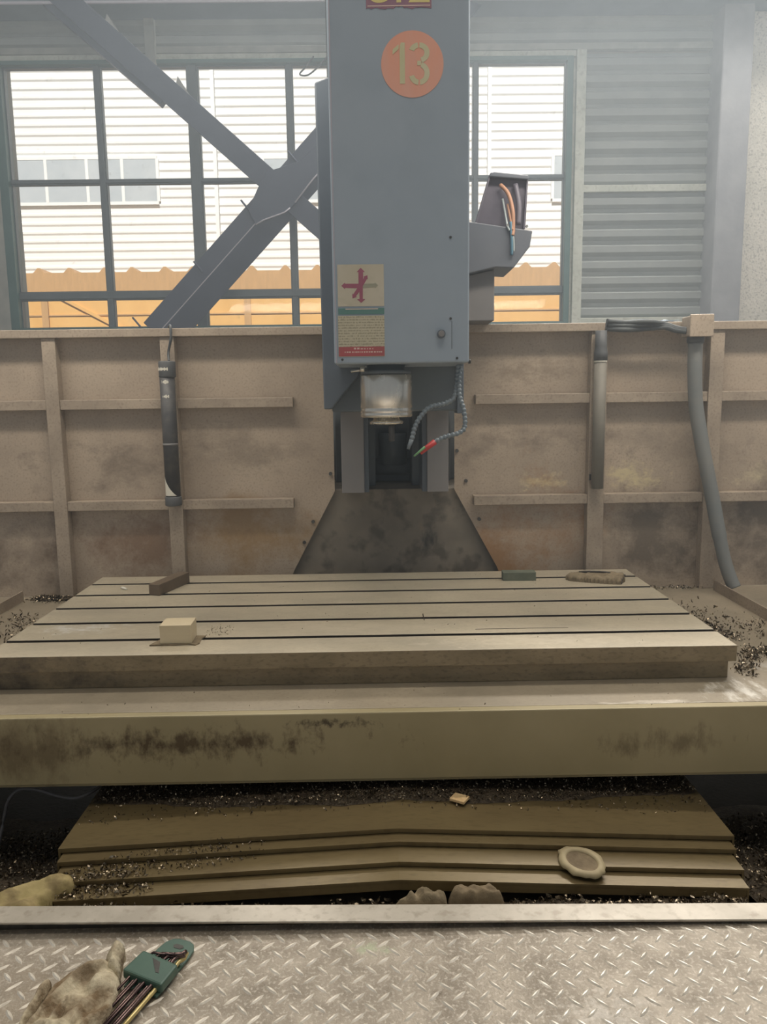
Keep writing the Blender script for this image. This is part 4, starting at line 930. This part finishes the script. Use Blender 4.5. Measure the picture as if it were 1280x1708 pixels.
# chips heaped in front and on the left front corner of the cover
def front_bed(name, label, x0, x1, n, seed):
    zf = lambda x, y: -0.030+0.012*noise.noise((x*12, y*20, 5))
    b = MB(); nx, ny = 60, 5
    vs = [[b.bm.verts.new((x0+(x1-x0)*i/nx, 1.222+0.058*j/ny, zf(x0+(x1-x0)*i/nx, 1.222+0.058*j/ny))) for j in range(ny+1)] for i in range(nx+1)]
    for i in range(nx):
        for j in range(ny): b.bm.faces.new((vs[i][j], vs[i+1][j], vs[i+1][j+1], vs[i][j+1])).smooth = True
    scatter(b, n, rect(x0, x1, 1.224, 1.278, lambda x, y: zf(x, y)+0.004), 0.0085, seed)
    o = b.build(name, M['chip']); o.data.materials.append(M['chip_heap'])
    for f in o.data.polygons:
        if f.use_smooth: f.material_index = 1
    return tag(o, label, 'metal chips', kind='stuff')
front_bed('metal_chips', 'dark metal chips behind the edge strip, in front of the cover', -0.555, 0.66, 2600, 5)
cl = lambda x, y: max(0.0, 1-((x+0.42)/0.22)**2-((y-1.36-0.10*(x+0.42))/0.035)**2)**0.6
chips('metal_chips', 'heap of dark metal chips on the left of the way cover', 1500, rect(-0.60, -0.18, 1.31, 1.42, cov_z, cl), 0.0062, 6)
c2 = lambda x, y: max(0.0, 1-((x+0.54)/0.13)**2-((y-1.305)/0.05)**2)**0.7
chips('metal_chips', 'metal chips heaped at the left front corner of the cover', 900, rect(-0.60, -0.42, 1.285, 1.36, cov_z, c2), 0.0070, 8)
deckz = lambda x, y: 0.228
def gauss_bands(bands, x0, x1, y0, y1):
    """bands: (weight, (ax, ay), (bx, by), spread): chips swept into lines on the deck"""
    tot = sum(w for w, *_ in bands)
    def f(r):
        k = r.uniform(0, tot)
        for w, a, b, sg in bands:
            k -= w
            if k <= 0: break
        t = r.random(); x = a[0]+(b[0]-a[0])*t+r.gauss(0, sg); y = a[1]+(b[1]-a[1])*t+r.gauss(0, sg)
        return (x, y, 0.228+max(0, 0.006*(r.random()-0.3))) if x0 < x < x1 and y0 < y < y1 else None
    return f
chips('metal_chips', 'dark metal chips on the deck right of the table', 3400,
      gauss_bands([(5, (0.93, 1.86), (1.40, 1.93), 0.022), (3, (0.845, 2.36), (0.95, 1.98), 0.018), (1.2, (0.86, 2.3), (1.10, 2.0), 0.06), (0.6, (0.85, 1.72), (0.93, 1.84), 0.012), (0.5, (0.86, 2.53), (1.08, 2.53), 0.01)], 0.832, 1.40, 1.60, 2.545), 0.0085, 9)
chips('metal_chips', 'dark metal chips on the deck left of the table', 2600,
      gauss_bands([(3, (-1.13, 2.52), (-1.0, 2.52), 0.018), (2, (-0.93, 2.42), (-0.93, 2.05), 0.018), (1, (-1.10, 2.3), (-0.95, 2.0), 0.05)], -1.30, -0.908, 1.80, 2.545), 0.0085, 10)
chips('metal_chips', 'scattered chips along the front ledge of the saddle', 130, rect(-0.80, 0.65, 1.545, 1.675, deckz, lambda x, y: 0.3+0.7*max(0, noise.noise((x*5, 0, 3)))), 0.0038, 12)
def on_table(x, y):
    for s in slots:
        if abs(y-s) < 0.012: return 0
    return 0.25+1.5*max(0, noise.noise((x*5, y*9, 7)))
chips('metal_chips', 'fine chips scattered over the table top', 420, rect(-0.85, 0.78, 1.70, 2.46, lambda x, y: TZ, on_table), 0.0034, 13)
chips('metal_chips', 'clump of chips right of the pale block on the table', 90, rect(-0.425, -0.36, 1.80, 1.90, lambda x, y: TZ, lambda x, y: 0 if abs(y-1.802) < 0.012 else 1), 0.0045, 14)

# ------------------------------------------------------------------ haze volume added as lens veil round the machine and before the window
hm_ = bpy.data.materials.new('veil_haze'); hm_.use_nodes = True
nt = hm_.node_tree; nt.nodes.clear()
out_ = nt.nodes.new('ShaderNodeOutputMaterial'); vs_ = nt.nodes.new('ShaderNodeVolumeScatter')
vs_.inputs['Color'].default_value = (0.80, 0.91, 1.0, 1); vs_.inputs['Density'].default_value = HAZE; vs_.inputs['Anisotropy'].default_value = 0.3
nt.links.new(vs_.outputs[0], out_.inputs['Volume'])
tag(MB().box(-7, 7, 0.9, 5.6, 0.42, 3.1).build('haze', hm_), 'pale haze volume added as lens veil around the machine and before the window', 'haze', kind='stuff')
